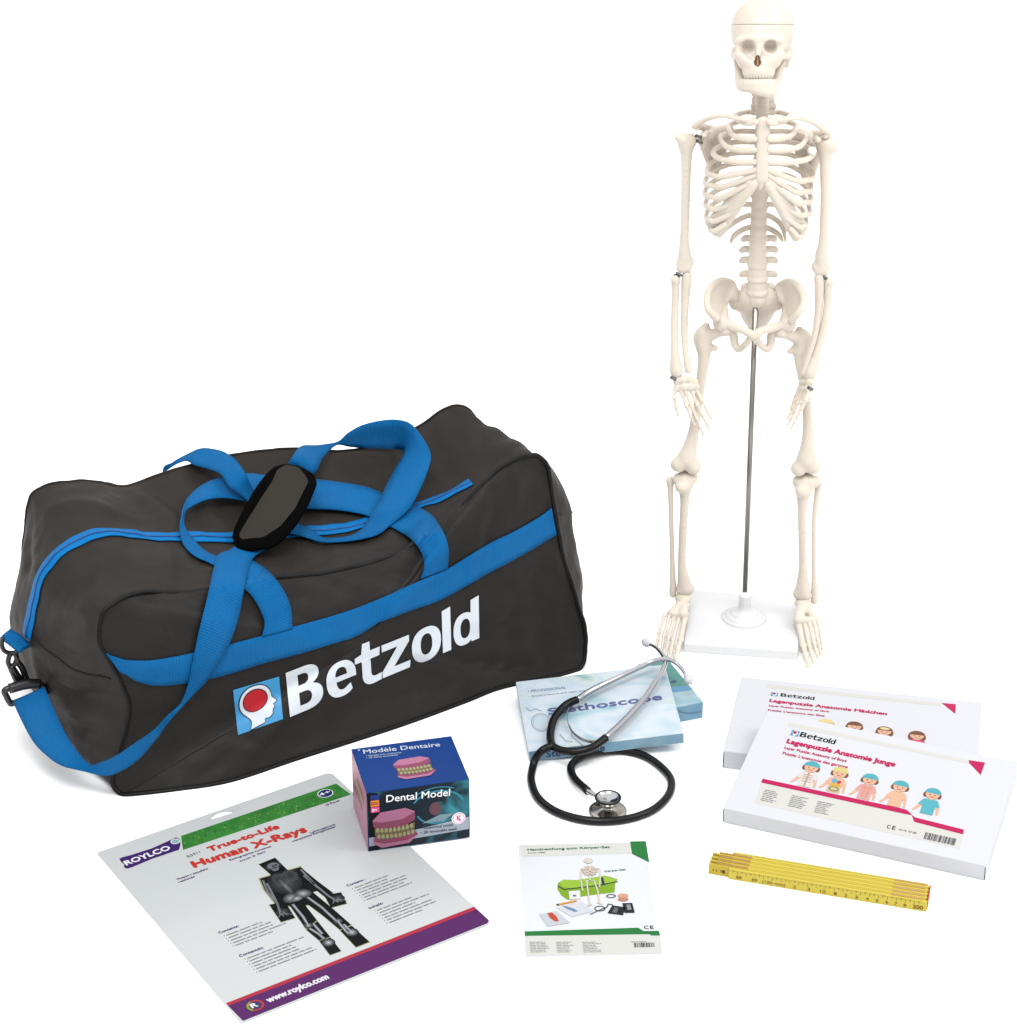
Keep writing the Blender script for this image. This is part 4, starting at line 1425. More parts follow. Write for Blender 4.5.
def denture(sh_, u, v, s_, lay):
    """pink upper and lower jaw of a plaster denture, teeth between"""
    def P(l, m, k):
        sh_.poly([(u + a * s_, v + b * s_) for a, b in l], m, lay + k)
    P([(-1.0, .55), (-.62, .95), (.55, 1.02), (.98, .78), (1.0, .4), (.6, .1), (-.6, .05), (-.95, .2)], GUM, 0)
    P([(-.98, .5), (-.55, .38), (.4, .42), (1.0, .72), (.98, .3), (.5, .02), (-.55, -.02), (-.92, .12)], GUM2, 1)
    P([(-.92, .1), (-.5, -.08), (.5, -.04), (.98, .2), (.95, -.25), (.5, -.5), (-.5, -.52), (-.9, -.3)], TEE, 2)
    for i in range(9):
        x = -.78 + i * .2
        yy = .0 - .1 * (1 - (x / .9) ** 2)
        sh_.oval(u + x * s_, v + (yy + .02) * s_, .085 * s_, .135 * s_, TEE2, lay + 3, n=10)
        sh_.oval(u + (x + .05) * s_, v + (yy - .33) * s_, .08 * s_, .125 * s_, TEE2, lay + 3.2, n=10)
    P([(-.92, -.34), (-.5, -.56), (.5, -.54), (.96, -.28), (1.12, -.52), (.7, -.92), (-.6, -.98), (-.98, -.72)], GUM2, 2.6)
    P([(-.96, -.6), (-.5, -.8), (.6, -.76), (1.12, -.52), (.7, -.94), (-.6, -1.0), (-.98, -.74)], GUM, 3.6)


ds = Sheet(A + Zv * hB, U, V)
ds.text('Modèle Dentaire', (363.8, 753.9), (440.3, 746.3), .92, ink(225, 232, 244), 1, bold=.015)
q = ds.uv(359, 750.3)
ds.oval(*q, .13, .13, ink(225, 232, 244), 1, n=8)
ds.text('• Modèle avec machoires', (366.5, 756.8), (401.5, 753.2), .34, ink(190, 205, 228), 1)
ds.text('• 28 dents amovibles', (366.5, 758.8), (398, 755.6), .34, ink(190, 205, 228), 1)
ds.build('top_lettering', den)
q = ds.uv(413.5, 768)
denture(ds, q[0], q[1], 2.2, 1)
ds.build('top_denture_print', den)
ds = Sheet(A, U, Zv, lift=.011)
BLK = ink(16, 18, 24, 1.0)
ds.rect(.12, .12, 1.2, hB - .3, BLK, 0)
ds.poly([(4.6, .9), (12.0, 1.2), (12.0, 2.9), (4.6, 2.0)], ink(150, 160, 172, 1.0), 0)
ds.poly([(.12, .7), (4.7, .9), (4.7, 2.0), (.12, 1.9)], ink(150, 150, 168, 1.0), 0.5)
for a0, a1, rr, w_ in ((20, 150, 2.9, .22), (200, 330, 2.3, .18), (60, 130, 3.5, .14)):
    tt = np.radians(np.linspace(a0, a1, 14))
    ds.line([(8.3 + rr * math.cos(x) * 1.1, 4.6 + rr * .85 * math.sin(x)) for x in tt if 4.6 + rr * .85 * math.sin(x) < hB - .4], w_, ink(50, 132, 152, 1.0), 0.6)
ds.oval(8.0, 4.7, .7, .9, ink(96, 66, 72, 1.0), 2.6)
ds.poly([(6.4, 2.9), (8.6, 3.8), (10.2, 3.7), (9.0, 2.8)], ink(112, 140, 150, 1.0), 2.2)
ds.rect(.45, 6.1, 1.0, .85, ink(222, 128, 70, 1.0), 2)
ds.rect(.45, 5.3, 1.0, .72, ink(214, 84, 140, 1.0), 2)
ds.rect(.45, 7.0, 1.0, .7, ink(36, 56, 120, 1.0), 2)
ds.text('8+', (.6, 5.45), (1.2, 5.45), .4, ink(240, 230, 240, 1.0), 3, px=False)
ds.text('EDU', (.55, 6.35), (1.35, 6.35), .4, ink(120, 50, 40, 1.0), 3, px=False)
ds.oval(10.75, 2.9, .82, .82, ink(238, 232, 238, 1.0), 3)
ds.ring(10.75, 2.9, .7, .7, .07, ink(214, 100, 150, 1.0), 4)
ds.line([(10.6, 3.3), (10.6, 2.7), (10.95, 2.7)], .14, ink(206, 70, 130, 1.0), 4)
ds.line([(10.95, 3.3), (10.75, 3.0), (10.95, 2.5)], .14, ink(206, 70, 130, 1.0), 4.4)
ds.build('front_picture', den)
ds.text('Dental Model', (386.2, 801.9), (449.8, 795.2), 1.0, ink(240, 243, 246, 1.0), 5, bold=.015)
ds.build('front_lettering', den)
ds.text('• Anatomical model', (421, 829.2), (453, 825.6), .36, ink(60, 66, 76, 1.0), 5)
ds.text('• 28 removable teeth', (421, 833.6), (457, 829.6), .36, ink(60, 66, 76, 1.0), 5)
ds.build('fine_print', den)
for n_ in list(MATS):
    pass
q = ds.uv(394, 827.5)
denture(ds, q[0], q[1], 2.5, 6)
ds.build('front_denture_print', den)
ds = Sheet(A, -V, Zv, lift=.012)
for i in range(4):
    ds.rect(-dB + .6 + i * .02, 4.6 - i * .35, dB * .62, .08, ink(150, 100, 120, 1.1), 1)
ds.oval(-dB * .45, 5.6, 2.4, .8, ink(170, 104, 110, 1.1), 1)
for i in range(8):
    ds.oval(-dB * .45 - 1.9 + i * .54, 5.3, .24, .5, ink(196, 190, 150, 1.1), 2, n=10)
ds.build('side_denture_print', den)

# ---------------------------------------------------------------- stethoscope cartons


def pastel(name, seed, stops):
    m = bpy.data.materials.new(name)
    m.use_nodes = True
    t = m.node_tree
    b = t.nodes['Principled BSDF']
    b.inputs['Roughness'].default_value = .3
    b.inputs['Specular IOR Level'].default_value = .3
    c = t.nodes.new('ShaderNodeTexCoord')
    mp = t.nodes.new('ShaderNodeMapping')
    mp.inputs['Location'].default_value = (seed, seed * .7, 0)
    mp.inputs['Rotation'].default_value = (0, 0, .5)
    mp.inputs['Scale'].default_value = (1.0, 1.9, 1.0)
    n = t.nodes.new('ShaderNodeTexNoise')
    n.inputs['Scale'].default_value = 11
    n.inputs['Detail'].default_value = 2.0
    n.inputs['Distortion'].default_value = .6
    r_ = t.nodes.new('ShaderNodeValToRGB')
    r_.color_ramp.interpolation = 'B_SPLINE'
    e = r_.color_ramp.elements
    while len(e) < len(stops):
        e.new(.5)
    for k, (p, col) in zip(e, stops):
        k.position = p
        k.color = (*[lin(v) / LUM for v in col], 1)
    t.links.new(c.outputs['Object'], mp.inputs[0])
    t.links.new(mp.outputs[0], n.inputs['Vector'])
    t.links.new(n.outputs['Fac'], r_.inputs[0])
    t.links.new(r_.outputs[0], b.inputs['Base Color'])
    return m


ST1 = pastel('pastel_cloud_print', 3.1, [(.28, (128, 190, 206)), (.40, (206, 232, 244)), (.5, (244, 248, 253)), (.57, (196, 224, 243)), (.65, (242, 246, 240)), (.75, (142, 194, 190))])
ST2 = pastel('blue_carton_side', 1.3, [(.3, (104, 152, 186)), (.45, (150, 196, 220)), (.6, (110, 160, 192)), (.75, (172, 206, 220))])
ST3 = pastel('teal_carton_print', 5.3, [(.3, (110, 172, 180)), (.45, (170, 212, 226)), (.6, (204, 226, 230)), (.75, (130, 186, 176))])


def rotm(y, p, r_):
    cy, sy, cp, sp, c2, s2 = math.cos(y), math.sin(y), math.cos(p), math.sin(p), math.cos(r_), math.sin(r_)
    Z = np.array([[cy, -sy, 0], [sy, cy, 0], [0, 0, 1]])
    X = np.array([[1, 0, 0], [0, cp, -sp], [0, sp, cp]])
    Y = np.array([[c2, 0, s2], [0, 1, 0], [-s2, 0, c2]])
    return Z @ Y @ X


M = rotm(0.096, 0.088, -0.078)
SO = np.array([2.55, -69.27, 0.03])
SU, SV, SN = M[:, 0], M[:, 1], M[:, 2]
stb = thing('stethoscope_box', 'pale blue cloudy carton lettered Stethoscope, lying tilted under the stethoscope', 'carton', SO)
bevel_obj(mk('carton_body', boxv(SO, SU * 19.4, SV * 14.7, SN * 1.6), BOXF, [ST1, ST2], stb, smooth=False, mi=[1, 0, 1, 1, 1, 1]), .08, 2)
ss = Sheet(SO + SN * 1.6, SU, SV)
ss.text('Stethoscope', (548.8, 714.8), (662.2, 699.6), 1.35, ink(108, 116, 166), 1, bold=.05)
ss.build('title_lettering', stb)
ss.text('• PROFESSIONAL', (528, 692.6), (566.5, 688.6), .5, ink(140, 160, 186), 1)
ss.build('fine_print', stb)
ss.text('• Blood pressure and heart sound', (529, 697.4), (590, 690.6), .36, ink(160, 178, 200), 1)
ss.build('fine_print', stb)
q = ss.uv(541, 722.5)
FAINT = ink(176, 190, 202)
ss.ring(*q, 1.25, 1.9, .16, FAINT, 1)
ss.ring(*q, 1.0, 1.6, .1, ink(200, 212, 222), 1.5)
for P in ([(541, 711), (536, 709), (530, 711), (526, 708)], [(549, 716), (556, 708), (566, 706)], [(570, 726), (572, 736), (582, 745), (596, 748)], [(560, 735), (566, 741), (572, 742)]):
    ss.line(P, .2, FAINT, 1, True)
ss.build('faint_stethoscope_print', stb)
fs = Sheet(SO, SU, SN)
fs.text('Stethoscope', (2.2, .35), (9.5, .35), 1.0, ink(30, 44, 96, 1.0), 1, bold=.02, px=False)
fs.build('front_lettering', stb)
A2 = np.array([24.82, -59.0, 0])
U2 = np.array([math.cos(R(19.6)), math.sin(R(19.6)), 0])
V2 = np.array([-U2[1], U2[0], 0])
O2 = A2 - U2 * 4.3
st2 = thing('small_carton', 'small blue-green carton end sticking out from under the tilted stethoscope box', 'carton', O2)
bevel_obj(mk('carton_body', boxv(O2, U2 * 4.3, V2 * 11.6, Zv * 2.4), BOXF, [ST3, ST2], st2, smooth=False, mi=[1, 0, 1, 1, 1, 1]), .08, 2)
s2 = Sheet(O2 + Zv * 2.4, U2, V2)
s2.poly([(1.6, 4.6), (4.3 - .05, 4.2), (4.3 - .05, 11.5), (1.6, 11.5)], ink(108, 166, 160), 0)
s2.poly([(1.6, 3.4), (4.25, 3.2), (4.25, 4.3), (1.6, 4.7)], ink(120, 176, 214), 1)
s2.text('e', (672.5, 683.5), (677.5, 681.8), .9, ink(90, 104, 140), 2)
s2.build('top_print', st2)
s2 = Sheet(O2, U2, Zv)
tt = np.radians(np.linspace(200, 276, 12))
s2.line([(3.6 + 3.4 * math.cos(a), 2.9 + 1.9 * math.sin(a)) for a in tt], .12, ink(90, 120, 150, 1.0), 1)
s2.build('flap_seam', st2)

# ---------------------------------------------------------------- stethoscope
CHROME = mat('chrome', (186, 188, 192), rough=.09, metal=1.0, lum=1.0)
STEELB = mat('brushed_steel', (178, 175, 168), rough=.2, metal=1.0, lum=1.0)
RUBBER = mat('black_rubber_tube', (14, 14, 16), rough=.3, spec=.22, lum=1.4)
EARTIP = mat('translucent_ear_tip', (226, 226, 232), rough=.3, lum=1.4, sss=.3)


def on_box(px, py, h):
    """point h above the plane of the carton top"""
    v = ray(px, py)
    O_ = SO + SN * (1.6 + h)
    return CAM + v * (((O_ - CAM) @ SN) / (v @ SN))


cx_ = G(607.7, 812.5, 0)
ste = thing('stethoscope', 'black stethoscope with chrome ear tubes, its chest piece standing on the floor', 'stethoscope', cx_)
br1 = [on_box(552, 746, .7), on_box(550.3, 735, .7), on_box(553.5, 720, .9), on_box(561.5, 709, 1.1), on_box(569, 703, 1.2), on_box(577.5, 699.6, 1.3)]
br2 = [on_box(552, 746, .7), on_box(560, 750, .7), on_box(571, 751.6, .8), on_box(583, 750.5, .9), on_box(594, 746.6, 1.0), on_box(606, 737.6, 1.1)]
jn = on_box(552.5, 746.2, .7)
t1 = tube(crom(br1, 8), .5, 14)
t2 = tube(crom(br2, 8), .5, 14)
main_px = [(552, 746, None), (543, 750, None), (536, 758, 1.3), (532.6, 768, .5), (531.3, 781, .48), (537.5, 797, .48), (553, 810, .48), (576, 818.3, .48), (602, 821.3, .48), (630, 818.3, .48),
           (653.5, 809.5, .48), (668.5, 795, .48), (671, 780, .48), (660.5, 766.5, .48), (643.5, 755.5, .48), (621, 750.6, .48), (597, 751.8, .8), (580, 758, 1.0), (571, 767, .8), (574.5, 778.5, .9), (588, 791.2, 1.4)]
mp_ = [on_box(x, y, .72) if z is None else G(x, y, z) for x, y, z in main_px]
t3 = tube(crom(mp_, 8), .5, 14)
recalc(mk('tubing', *join(t1, t2, t3), RUBBER, ste))
m1 = [on_box(577.5, 699.6, 1.3), on_box(590, 691.3, 1.3), on_box(615, 679.0, 1.4), on_box(640, 667.2, 1.7), on_box(652, 661.6, 2.0), on_box(664, 659.2, 2.4), on_box(673, 661.2, 2.4), on_box(681, 667.8, 2.0), on_box(686.3, 676.2, 1.6)]
m2 = [on_box(606, 737.6, 1.1), on_box(621, 724.0, 1.1), on_box(643, 700.2, 1.2), on_box(657.6, 678.5, 1.6), on_box(663.8, 667.6, 1.9), on_box(665.3, 660.5, 2.1), on_box(662.3, 654.4, 2.2), on_box(656, 647.6, 2.1), on_box(649, 644, 1.9)]
for m_ in (m1, m2):
    Q = crom(m_, 8)
    rr = np.interp(np.arange(len(Q)), [0, 14, 18, 40, 52, 64], [.40, .40, .34, .34, .26, .2])
    recalc(mk('ear_tube', *tube(Q, rr, 12), CHROME, ste))
for m_ in (m1, m2):
    e_, d_ = m_[-1], m_[-1] - m_[-2]
    d_ /= np.linalg.norm(d_)
    Q = [e_ - d_ * .25, e_ + d_ * .1, e_ + d_ * .55, e_ + d_ * .95, e_ + d_ * 1.3]
    recalc(mk('ear_tip', *tube(crom(Q, 4), np.interp(np.arange(17), [0, 4, 8, 12, 16], [.28, .44, .6, .5, .2]), 14), EARTIP, ste))
sp = [on_box(577, 701, 1.0), on_box(569, 709, .7), on_box(567.6, 720, .5), on_box(572, 731, .45), on_box(582, 739, .5), on_box(594, 741.5, .7), on_box(605, 737.5, 1.0)]
Q = crom(sp, 8)
Vs = np.vstack([Q + SN * .22, Q - SN * .22])
n_ = len(Q)
o = mk('leaf_spring', Vs, [(i, i + 1, n_ + i + 1, n_ + i) for i in range(n_ - 1)], STEELB, ste)
sd_ = o.modifiers.new('thickness', 'SOLIDIFY')
sd_.thickness = .0006
bx = cx_
ax_ = np.array([0.02, -.05, 1.0])
V_, F_ = lathe([(0, .05), (2.1, .05), (2.28, .15), (2.3, .32), (2.15, .46), (1.8, .52), (1.2, .62), (.7, .8), (.55, 1.0), (.7, 1.2), (.95, 1.35), (1.12, 1.5), (1.25, 1.7), (1.38, 1.98), (1.46, 2.04), (1.46, 2.12), (1.4, 2.18)], 48, bx)
recalc(mk('chest_piece', V_, F_, STEELB, ste))
V_, F_ = lathe([(1.46, 1.98), (1.58, 2.06), (1.58, 2.2), (1.44, 2.26), (1.34, 2.18)], 48, bx)
recalc(mk('bell_ring', V_, F_, RUBBER, ste))
V_, F_ = lathe([(1.38, 2.14), (1.2, 1.95), (.9, 1.8), (.4, 1.7), (.22, 1.66), (0, 1.65)], 48, bx)
recalc(mk('bell_cup', V_, F_, CHROME, ste))
recalc(mk('stem', *tube(crom([mp_[-1] - (bx + np.array([0, 0, 1.4]) - mp_[-1]) * .1, mp_[-1] * .5 + (bx + np.array([0, 0, 1.4])) * .5, bx + np.array([0, 0, 1.35])], 6), [.34] * 4 + [.26] * 9, 12), STEELB, ste))

# ---------------------------------------------------------------- folding rule
A, Bq = G(728.3, 879), G(925.8, 912)
U = (Bq - A) / np.linalg.norm(Bq - A)
V = np.array([-U[1], U[0], 0])
YEL = mat('yellow_rule_lacquer', (232, 212, 84), rough=.4, spec=.2, tex=(40, .05))
YEL2 = mat('yellow_rule_edge', (220, 194, 72), rough=.45, spec=.15, tex=(60, .08))
BRASS = mat('brass_spring', (206, 168, 108), rough=.25, metal=.9, lum=1.0)
rul = thing('folding_rule', 'yellow folded wooden rule lying on its edge in front of the white boxes', 'folding rule', A)
LN, TH, HT = 22.4, .355, 1.36
for i in range(10):
    off = 0.0 if i % 2 == 0 else -2.4
    if i == 0:
        off, ln = 0.0, LN
    elif i == 9:
        off, ln = -.15, LN - .1
    else:
        ln = LN + 2.2 if i % 2 else LN - .1
    if i in (1, 3, 5, 7):
        ln = LN + 2.2
    o_ = A + U * off + V * (TH * i) + np.array([0, 0, .01])
    bevel_obj(mk('segment', boxv(o_, U * ln, V * (TH - .03), Zv * (HT - .006 * (i % 2))), BOXF, YEL if i % 2 == 0 else YEL2, rul, smooth=False), .05, 2)
for i in range(5):
    for u0, u1 in ((LN - 4.0, LN - .5),):
        mk('spring_clip', boxv(A + U * u0 + V * (TH * (2 * i + .62)) + Zv * (HT - .02), U * (u1 - u0), V * .28, Zv * .09), BOXF, BRASS, rul, smooth=False)
    if i < 4:
        mk('spring_clip', boxv(A + U * -1.6 + V * (TH * (2 * i + 1.62)) + Zv * (HT - .02), U * 3.7, V * .28, Zv * .09), BOXF, BRASS, rul, smooth=False)
mk('end_mark', boxv(A + U * (LN - .08) + V * (TH * 1.1) + Zv * .12, U * .14, V * TH * 8.4, Zv * (HT - .14)), BOXF, ink(170, 50, 40, 1.0), rul, smooth=False)
rs = Sheet(A + np.array([0, 0, .01]), U, Zv, lift=.012)
TICK = ink(120, 98, 44, 1.05)
for i in range(1, 220):
    x = i * .1
    h_ = .5 if i % 10 == 0 else (.34 if i % 5 == 0 else .2)
    if i % 5 == 0 or i % 2 == 0:
        rs.rect(x, HT - .06 - h_, .035 if i % 5 else .05, h_, TICK, 1)
for k, s_ in ((1.2, '88'), (3.0, '89'), (5.2, '|100 mm|'), (7.6, '2'), (9.2, '3'), (10.8, '10'), (12.2, '1'), (13.4, '2'), (14.6, '3'), (15.8, '4'), (16.9, '5'), (18.0, '6'), (19.0, '7'), (20.0, '8')):
    rs.text(s_, (k - .16 * len(s_), .26), (k + .16 * len(s_), .26), .4, TICK, 1, px=False)
rs.text('200', (20.9, .24), (22.0, .24), .5, ink(110, 60, 30, 1.05), 1, bold=.03, px=False)
rs.build('scale_marks', rul)
rs = Sheet(A + V * TH + U * -2.4, U, Zv, lift=.012)
for x in (.5, .9, 1.4):
    rs.rect(x, .5, .12, .3, TICK, 1)
rs.oval(1.75, .62, .2, .24, ink(70, 60, 50, 1.0), 1, n=14)
rs.build('end_marks', rul)

# ================================================================ sports bag
BA = np.array([-47.3, -75.5, 0.0])
BE = np.array([0.88768267, 0.46045572, 0.0])
BN_ = np.array([-BE[1], BE[0], 0.0])


def B3(s_, n_, z_):
    return BA + BE * s_ + BN_ * n_ + np.array([0, 0, z_])


def PN(px, py, n_):
    """point of the upright plane n_ cm behind the bag's front, seen at a place of the photo"""
    v = ray(px, py)
    return CAM + v * (((BA + BN_ * n_ - CAM) @ BN_) / (v @ BN_))


bag = thing('duffel_bag', 'dark grey nylon sports bag with bright blue straps, zip and white lettering', 'bag', BA + BN_ * 15 + BE * 32)
NYL = mat('charcoal_nylon', (57, 51, 46), rough=.55, spec=.15, lum=1.85, crease=(9, .07), tex=(9, .10), bump=('weave', 1.3, .15, .0006, 1.0, .05))
NYL_SHADED = mat('charcoal_nylon_front_shaded', (50, 47, 44), rough=.52, spec=.15, lum=1.8, crease=(7, .06), tex=(9, .10), bump=('weave', 1.3, .15, .0006, 1.0, .05))  # same cloth made darker: shade of the upright front put into the colour
PIPE = mat('black_piping', (10, 9, 9), rough=.5, spec=.2, lum=1.2)
WEB = mat('blue_webbing', (8, 121, 192), rough=.55, spec=.12, lum=1.5, bump=('weave', .95, .6, .0008, 3.0, .17))
ZIPB = mat('blue_zip_tape', (0, 122, 196), rough=.55, spec=.12, lum=1.3, bump=('weave', 3, .3, .0004, 1, .08))
HARD = mat('black_buckle_plastic', (22, 21, 21), rough=.3, spec=.5, lum=1.3)

ST = [  # front outline, middle of the gusset, back outline (along, behind, up), going round from the lower left front corner
    ((-.2, -.9, .2), (-1.5, 15, .1), (-1, 29, .2)),
    ((-.6, -.1, 2.0), (-3.4, 15, 2.5), (-2, 30, 2.5)),
    ((.8, -.2, 6.0), (-4.6, 14.5, 7), (-3.2, 30, 7)),
    ((2.3, .1, 11.0), (-5.2, 15, 12), (-2.6, 30, 12)),
    ((.9, .2, 16.4), (-5.0, 15, 16), (-1.9, 29.5, 17)),
    ((-.5, .7, 20.2), (-3.1, 15, 22), (-1.0, 29, 22)),
    ((.4, 1.5, 23.2), (-.9, 15, 24.7), (-.1, 29, 25.8)),
    ((2.6, 2.1, 24.4), (1.3, 15, 26.2), (1.0, 29, 27.5)),
    ((5.8, 3, 24.3), (4.4, 15, 27), (4.2, 29, 28.2)),
    ((10.4, 3, 23.3), (9, 15, 25.9), (9.4, 29, 27.05)),
    ((14.1, 3, 22.9), (13, 15, 24.6), (13.4, 29, 25.7)),
    ((22.6, 3, 22.2), (21.5, 15, 22.4), (22.2, 29, 26.6)),
    ((30, 3, 21.3), (31, 15, 20.9), (30, 29, 26.8)),
    ((36.8, 3, 21.45), (38.5, 15, 20.2), (38, 29, 25.6)),
    ((41.5, 3, 22.6), (44, 15, 20.2), (45, 29, 24.0)),
    ((45.5, 3, 23.7), (48, 15, 20.7), (50, 29, 24.2)),
    ((50, 3, 27.6), (52.5, 15, 21.4), (55, 29, 25.6)),
    ((53.6, 3, 30.1), (57.5, 15, 23.6), (58.3, 29, 27.0)),
    ((57.6, 3, 31.0), (62, 15, 26), (61, 29, 27.0)),
    ((59.6, 3, 30.1), (64.3, 14, 25.3), (62.7, 28, 25.4)),
    ((60.9, 3, 26.4), (66.3, 12, 21.6), (64.0, 28, 21.5)),
    ((61.3, 2, 20.5), (67.6, 12, 17), (64.5, 28, 17)),
    ((62.9, 1, 12.7), (68.0, 12, 12), (65, 28, 12)),
    ((64.2, .5, 7.5), (68.2, 13, 7), (65, 28, 7)),
    ((64.9, .1, 3.0), (66.8, 15, 2.5), (64.5, 28, 2.5)),
    ((63.6, -.7, .2), (64.5, 15, .1), (63.5, 28, .2)),
    ((59, -.8, .1), (59, 15, .1), (59, 28.5, .1)),
    ((52, -.2, .1), (52, 15, .1), (52, 28.5, .1)),
    ((46, -1.2, .1), (46, 15, .1), (46, 28.5, .1)),
    ((36, -2.6, .1), (36, 15, .1), (36, 28.5, .1)),
    ((22, -3.7, .1), (22, 15, .1), (22, 28.5, .1)),
    ((12.7, -4.5, .1), (12.7, 15, .1), (12.7, 28.5, .1)),
    ((6.3, -3.3, .1), (6.3, 15, .1), (6.3, 29, .1)),
    ((1.0, -1.8, .1), (1.0, 15, .1), (1.0, 29, .1)),
]
NS = 10
ARR = np.array([[*a, *b, *c] for a, b, c in ST], float)
LOOP = crom(ARR, NS, True)
NT = len(LOOP)
FO, GO, BO = LOOP[:, :3], LOOP[:, 3:6], LOOP[:, 6:]


def fbm(p, sc, oc=3):
    return noise.fractal(Vector(p) * sc, 0.9, 2.1, oc)


# folds: (s, n, z) ends, half width, height; modelled dents and ridges of the stuffed cloth
FOLDS = [
    ((50.5, 2.5, 26.5), (47.5, .5, 15.0), 1.0, .42), ((52.2, 2.5, 27.5), (51.0, .5, 19.0), .8, -.32), ((55.5, 3, 29.5), (56.0, 1, 23.5), .9, .28),
    ((44, 2.8, 23), (40, .5, 15.5), 1.6, -.12), ((20, 2, 21), (23, .0, 15), 1.2, .22), ((8, 2.2, 22.5), (13, 0, 19.0), 1.3, .25),
    ((6, -1, 9), (14, -3, 3.5), 2.2, .14), ((3.4, -.5, 12), (10, -2, 8.5), 1.0, .28), ((3.0, -.5, 14.5), (12, -1.5, 13.0), .9, -.28), ((12, -2.5, 9), (18, -3, 3.5), 2.2, -.16),
    ((40, -1, 10), (58, -.8, 4), 1.8, .25), ((46, -1, 8), (60, -.5, 12), 1.5, -.2), ((30, -2, 6), (44, -2, 3.0), 1.4, .22),
    ((13, 27, 26), (16, 17, 24.0), 1.2, -.5), ((16, 27, 26), (19, 18, 23.5), 1.0, .4), ((19, 27, 26.2), (21, 18, 23.2), .9, -.35), ((22, 26, 26.2), (23, 18, 22.8), .8, .3), ((25, 26, 26.2), (25.5, 18, 22.3), .8, -.25),
    ((2, 24, 27.2), (8, 20, 26.7), 1.3, -.45), ((-1.5, 20, 24), (4, 24, 27.0), 1.2, .35), ((7, 11, 26.2), (3, 5, 24.8), 1.3, .5), ((12, 11, 24.6), (9.5, 5, 23.7), 1.2, -.55), ((1.5, 8, 25.6), (-2.0, 9, 21), 1.1, .4),
    ((28, 10, 21.3), (24, 5, 21.9), 1.0, .4), ((34, 10, 20.8), (33, 5, 21.2), 1.0, -.4), ((40, 11, 20.6), (39.5, 5, 21.8), 1.0, .4), ((46, 11, 21.3), (45, 5, 23.2), 1.1, -.35), ((52, 22, 23.5), (56, 28, 26), 1.2, .5), ((48, 24, 23), (50, 28, 24.4), 1.0, -.4),
    ((58.5, 22, 25.8), (61.5, 10, 27.5), 1.2, .4), ((60, 26, 26.5), (57.5, 18, 24.8), 1.1, -.4), ((63.5, 10, 25), (64, 6, 17), 1.0, .3), ((66, 9, 14), (64, 3, 11), 1.0, -.35), ((66.5, 9, 9), (65, 3, 6.5), 1.0, .3),
    ((-3.8, 8, 9.5), (1.4, 2, 12.0), .9, .55), ((-4.6, 9, 7.0), (1.0, 1.6, 9.6), .8, -.6), ((-4.0, 9, 13.5), (1.2, 2, 14.8), .8, -.5), ((-4.2, 9, 16), (.6, 2, 17.2), .8, .45), ((-3.8, 8, 4.8), (.2, 2, 6.5), .9, .5), ((-4.6, 10, 11.2), (-.6, 5, 9.4), .7, .5),
    ((-3.4, 8, 19), (-1.2, 3, 22), 1.2, .35), ((-4.5, 18, 20.5), (-2.2, 25, 24), 1.2, .4),
]
FA = np.array([[*f[0], *f[1], f[2], f[3]] for f in FOLDS], float)


def fold(P):
    """summed height of the folds at (s, n, z)"""
    h = np.zeros(len(P))
    for f in FA:
        a, b = f[:3], f[3:6]
        d = b - a
        t_ = np.clip(((P - a) @ d) / (d @ d), 0, 1)
        r_ = np.linalg.norm(P - a - t_[:, None] * d, axis=1)
        h += f[7] * np.exp(-(r_ / f[6]) ** 2) * (0.35 + 0.65 * np.sin(np.pi * np.clip(t_ * .9 + .05, 0, 1)))
    return h * 1.5


def cloth(name, Pg, F, m, uv, bumpy=1.0):
    """link a cloth surface given in bag coordinates after pushing it in and out along its normals"""
    P = np.asarray(Pg, float)
    Nn = np.zeros_like(P)
    for f in F:
        q = P[list(f)]
        n_ = np.cross(q[2] - q[0], q[-1] - q[1]) if len(f) == 4 else np.cross(q[1] - q[0], q[2] - q[0])
        for i in f:
            Nn[i] += n_
    Nn /= np.linalg.norm(Nn, axis=1)[:, None] + 1e-9
    h = fold(P) * bumpy
    for i, p in enumerate(P):
        h[i] += (fbm((p[0], p[1] * 1.3, p[2] * .8), .11, 3) * .55 + fbm((p[0] + 9, p[1] * 1.6, p[2] * 1.2), .36, 3) * .10) * bumpy
    low = np.clip(P[:, 2] / 2.0, 0, 1)
    P = P + Nn * (h * low)[:, None]
    P[:, 2] = np.maximum(P[:, 2], .06)
    V = BA + P[:, :1] * BE + P[:, 1:2] * BN_ + P[:, 2:] * np.array([0, 0, 1.0])
    return V


# gusset: from the front outline over the middle to the back outline
NV = 44
gv, guv = [], []
cum = np.concatenate([[0], np.cumsum(np.linalg.norm(np.diff(GO, axis=0), axis=1))])
for j in range(NV + 1):
    v = j / NV
    w = 1 - abs(2 * v - 1) ** 2.3
    gv.append(FO * (1 - v) + BO * v + (GO - (FO + BO) / 2) * w)
    guv.append(np.stack([cum, np.full(NT, v * 30.0)], 1))
GRID = np.array(gv)
gV = GRID.reshape(-1, 3)
gF = []
for j in range(NV):
    for i in range(NT):
        k = (i + 1) % NT
        gF.append((j * NT + i, (j + 1) * NT + i, (j + 1) * NT + k, j * NT + k))
SHAPE_G = cloth('g', gV, gF, None, None)
# panels: rings running in from an outline


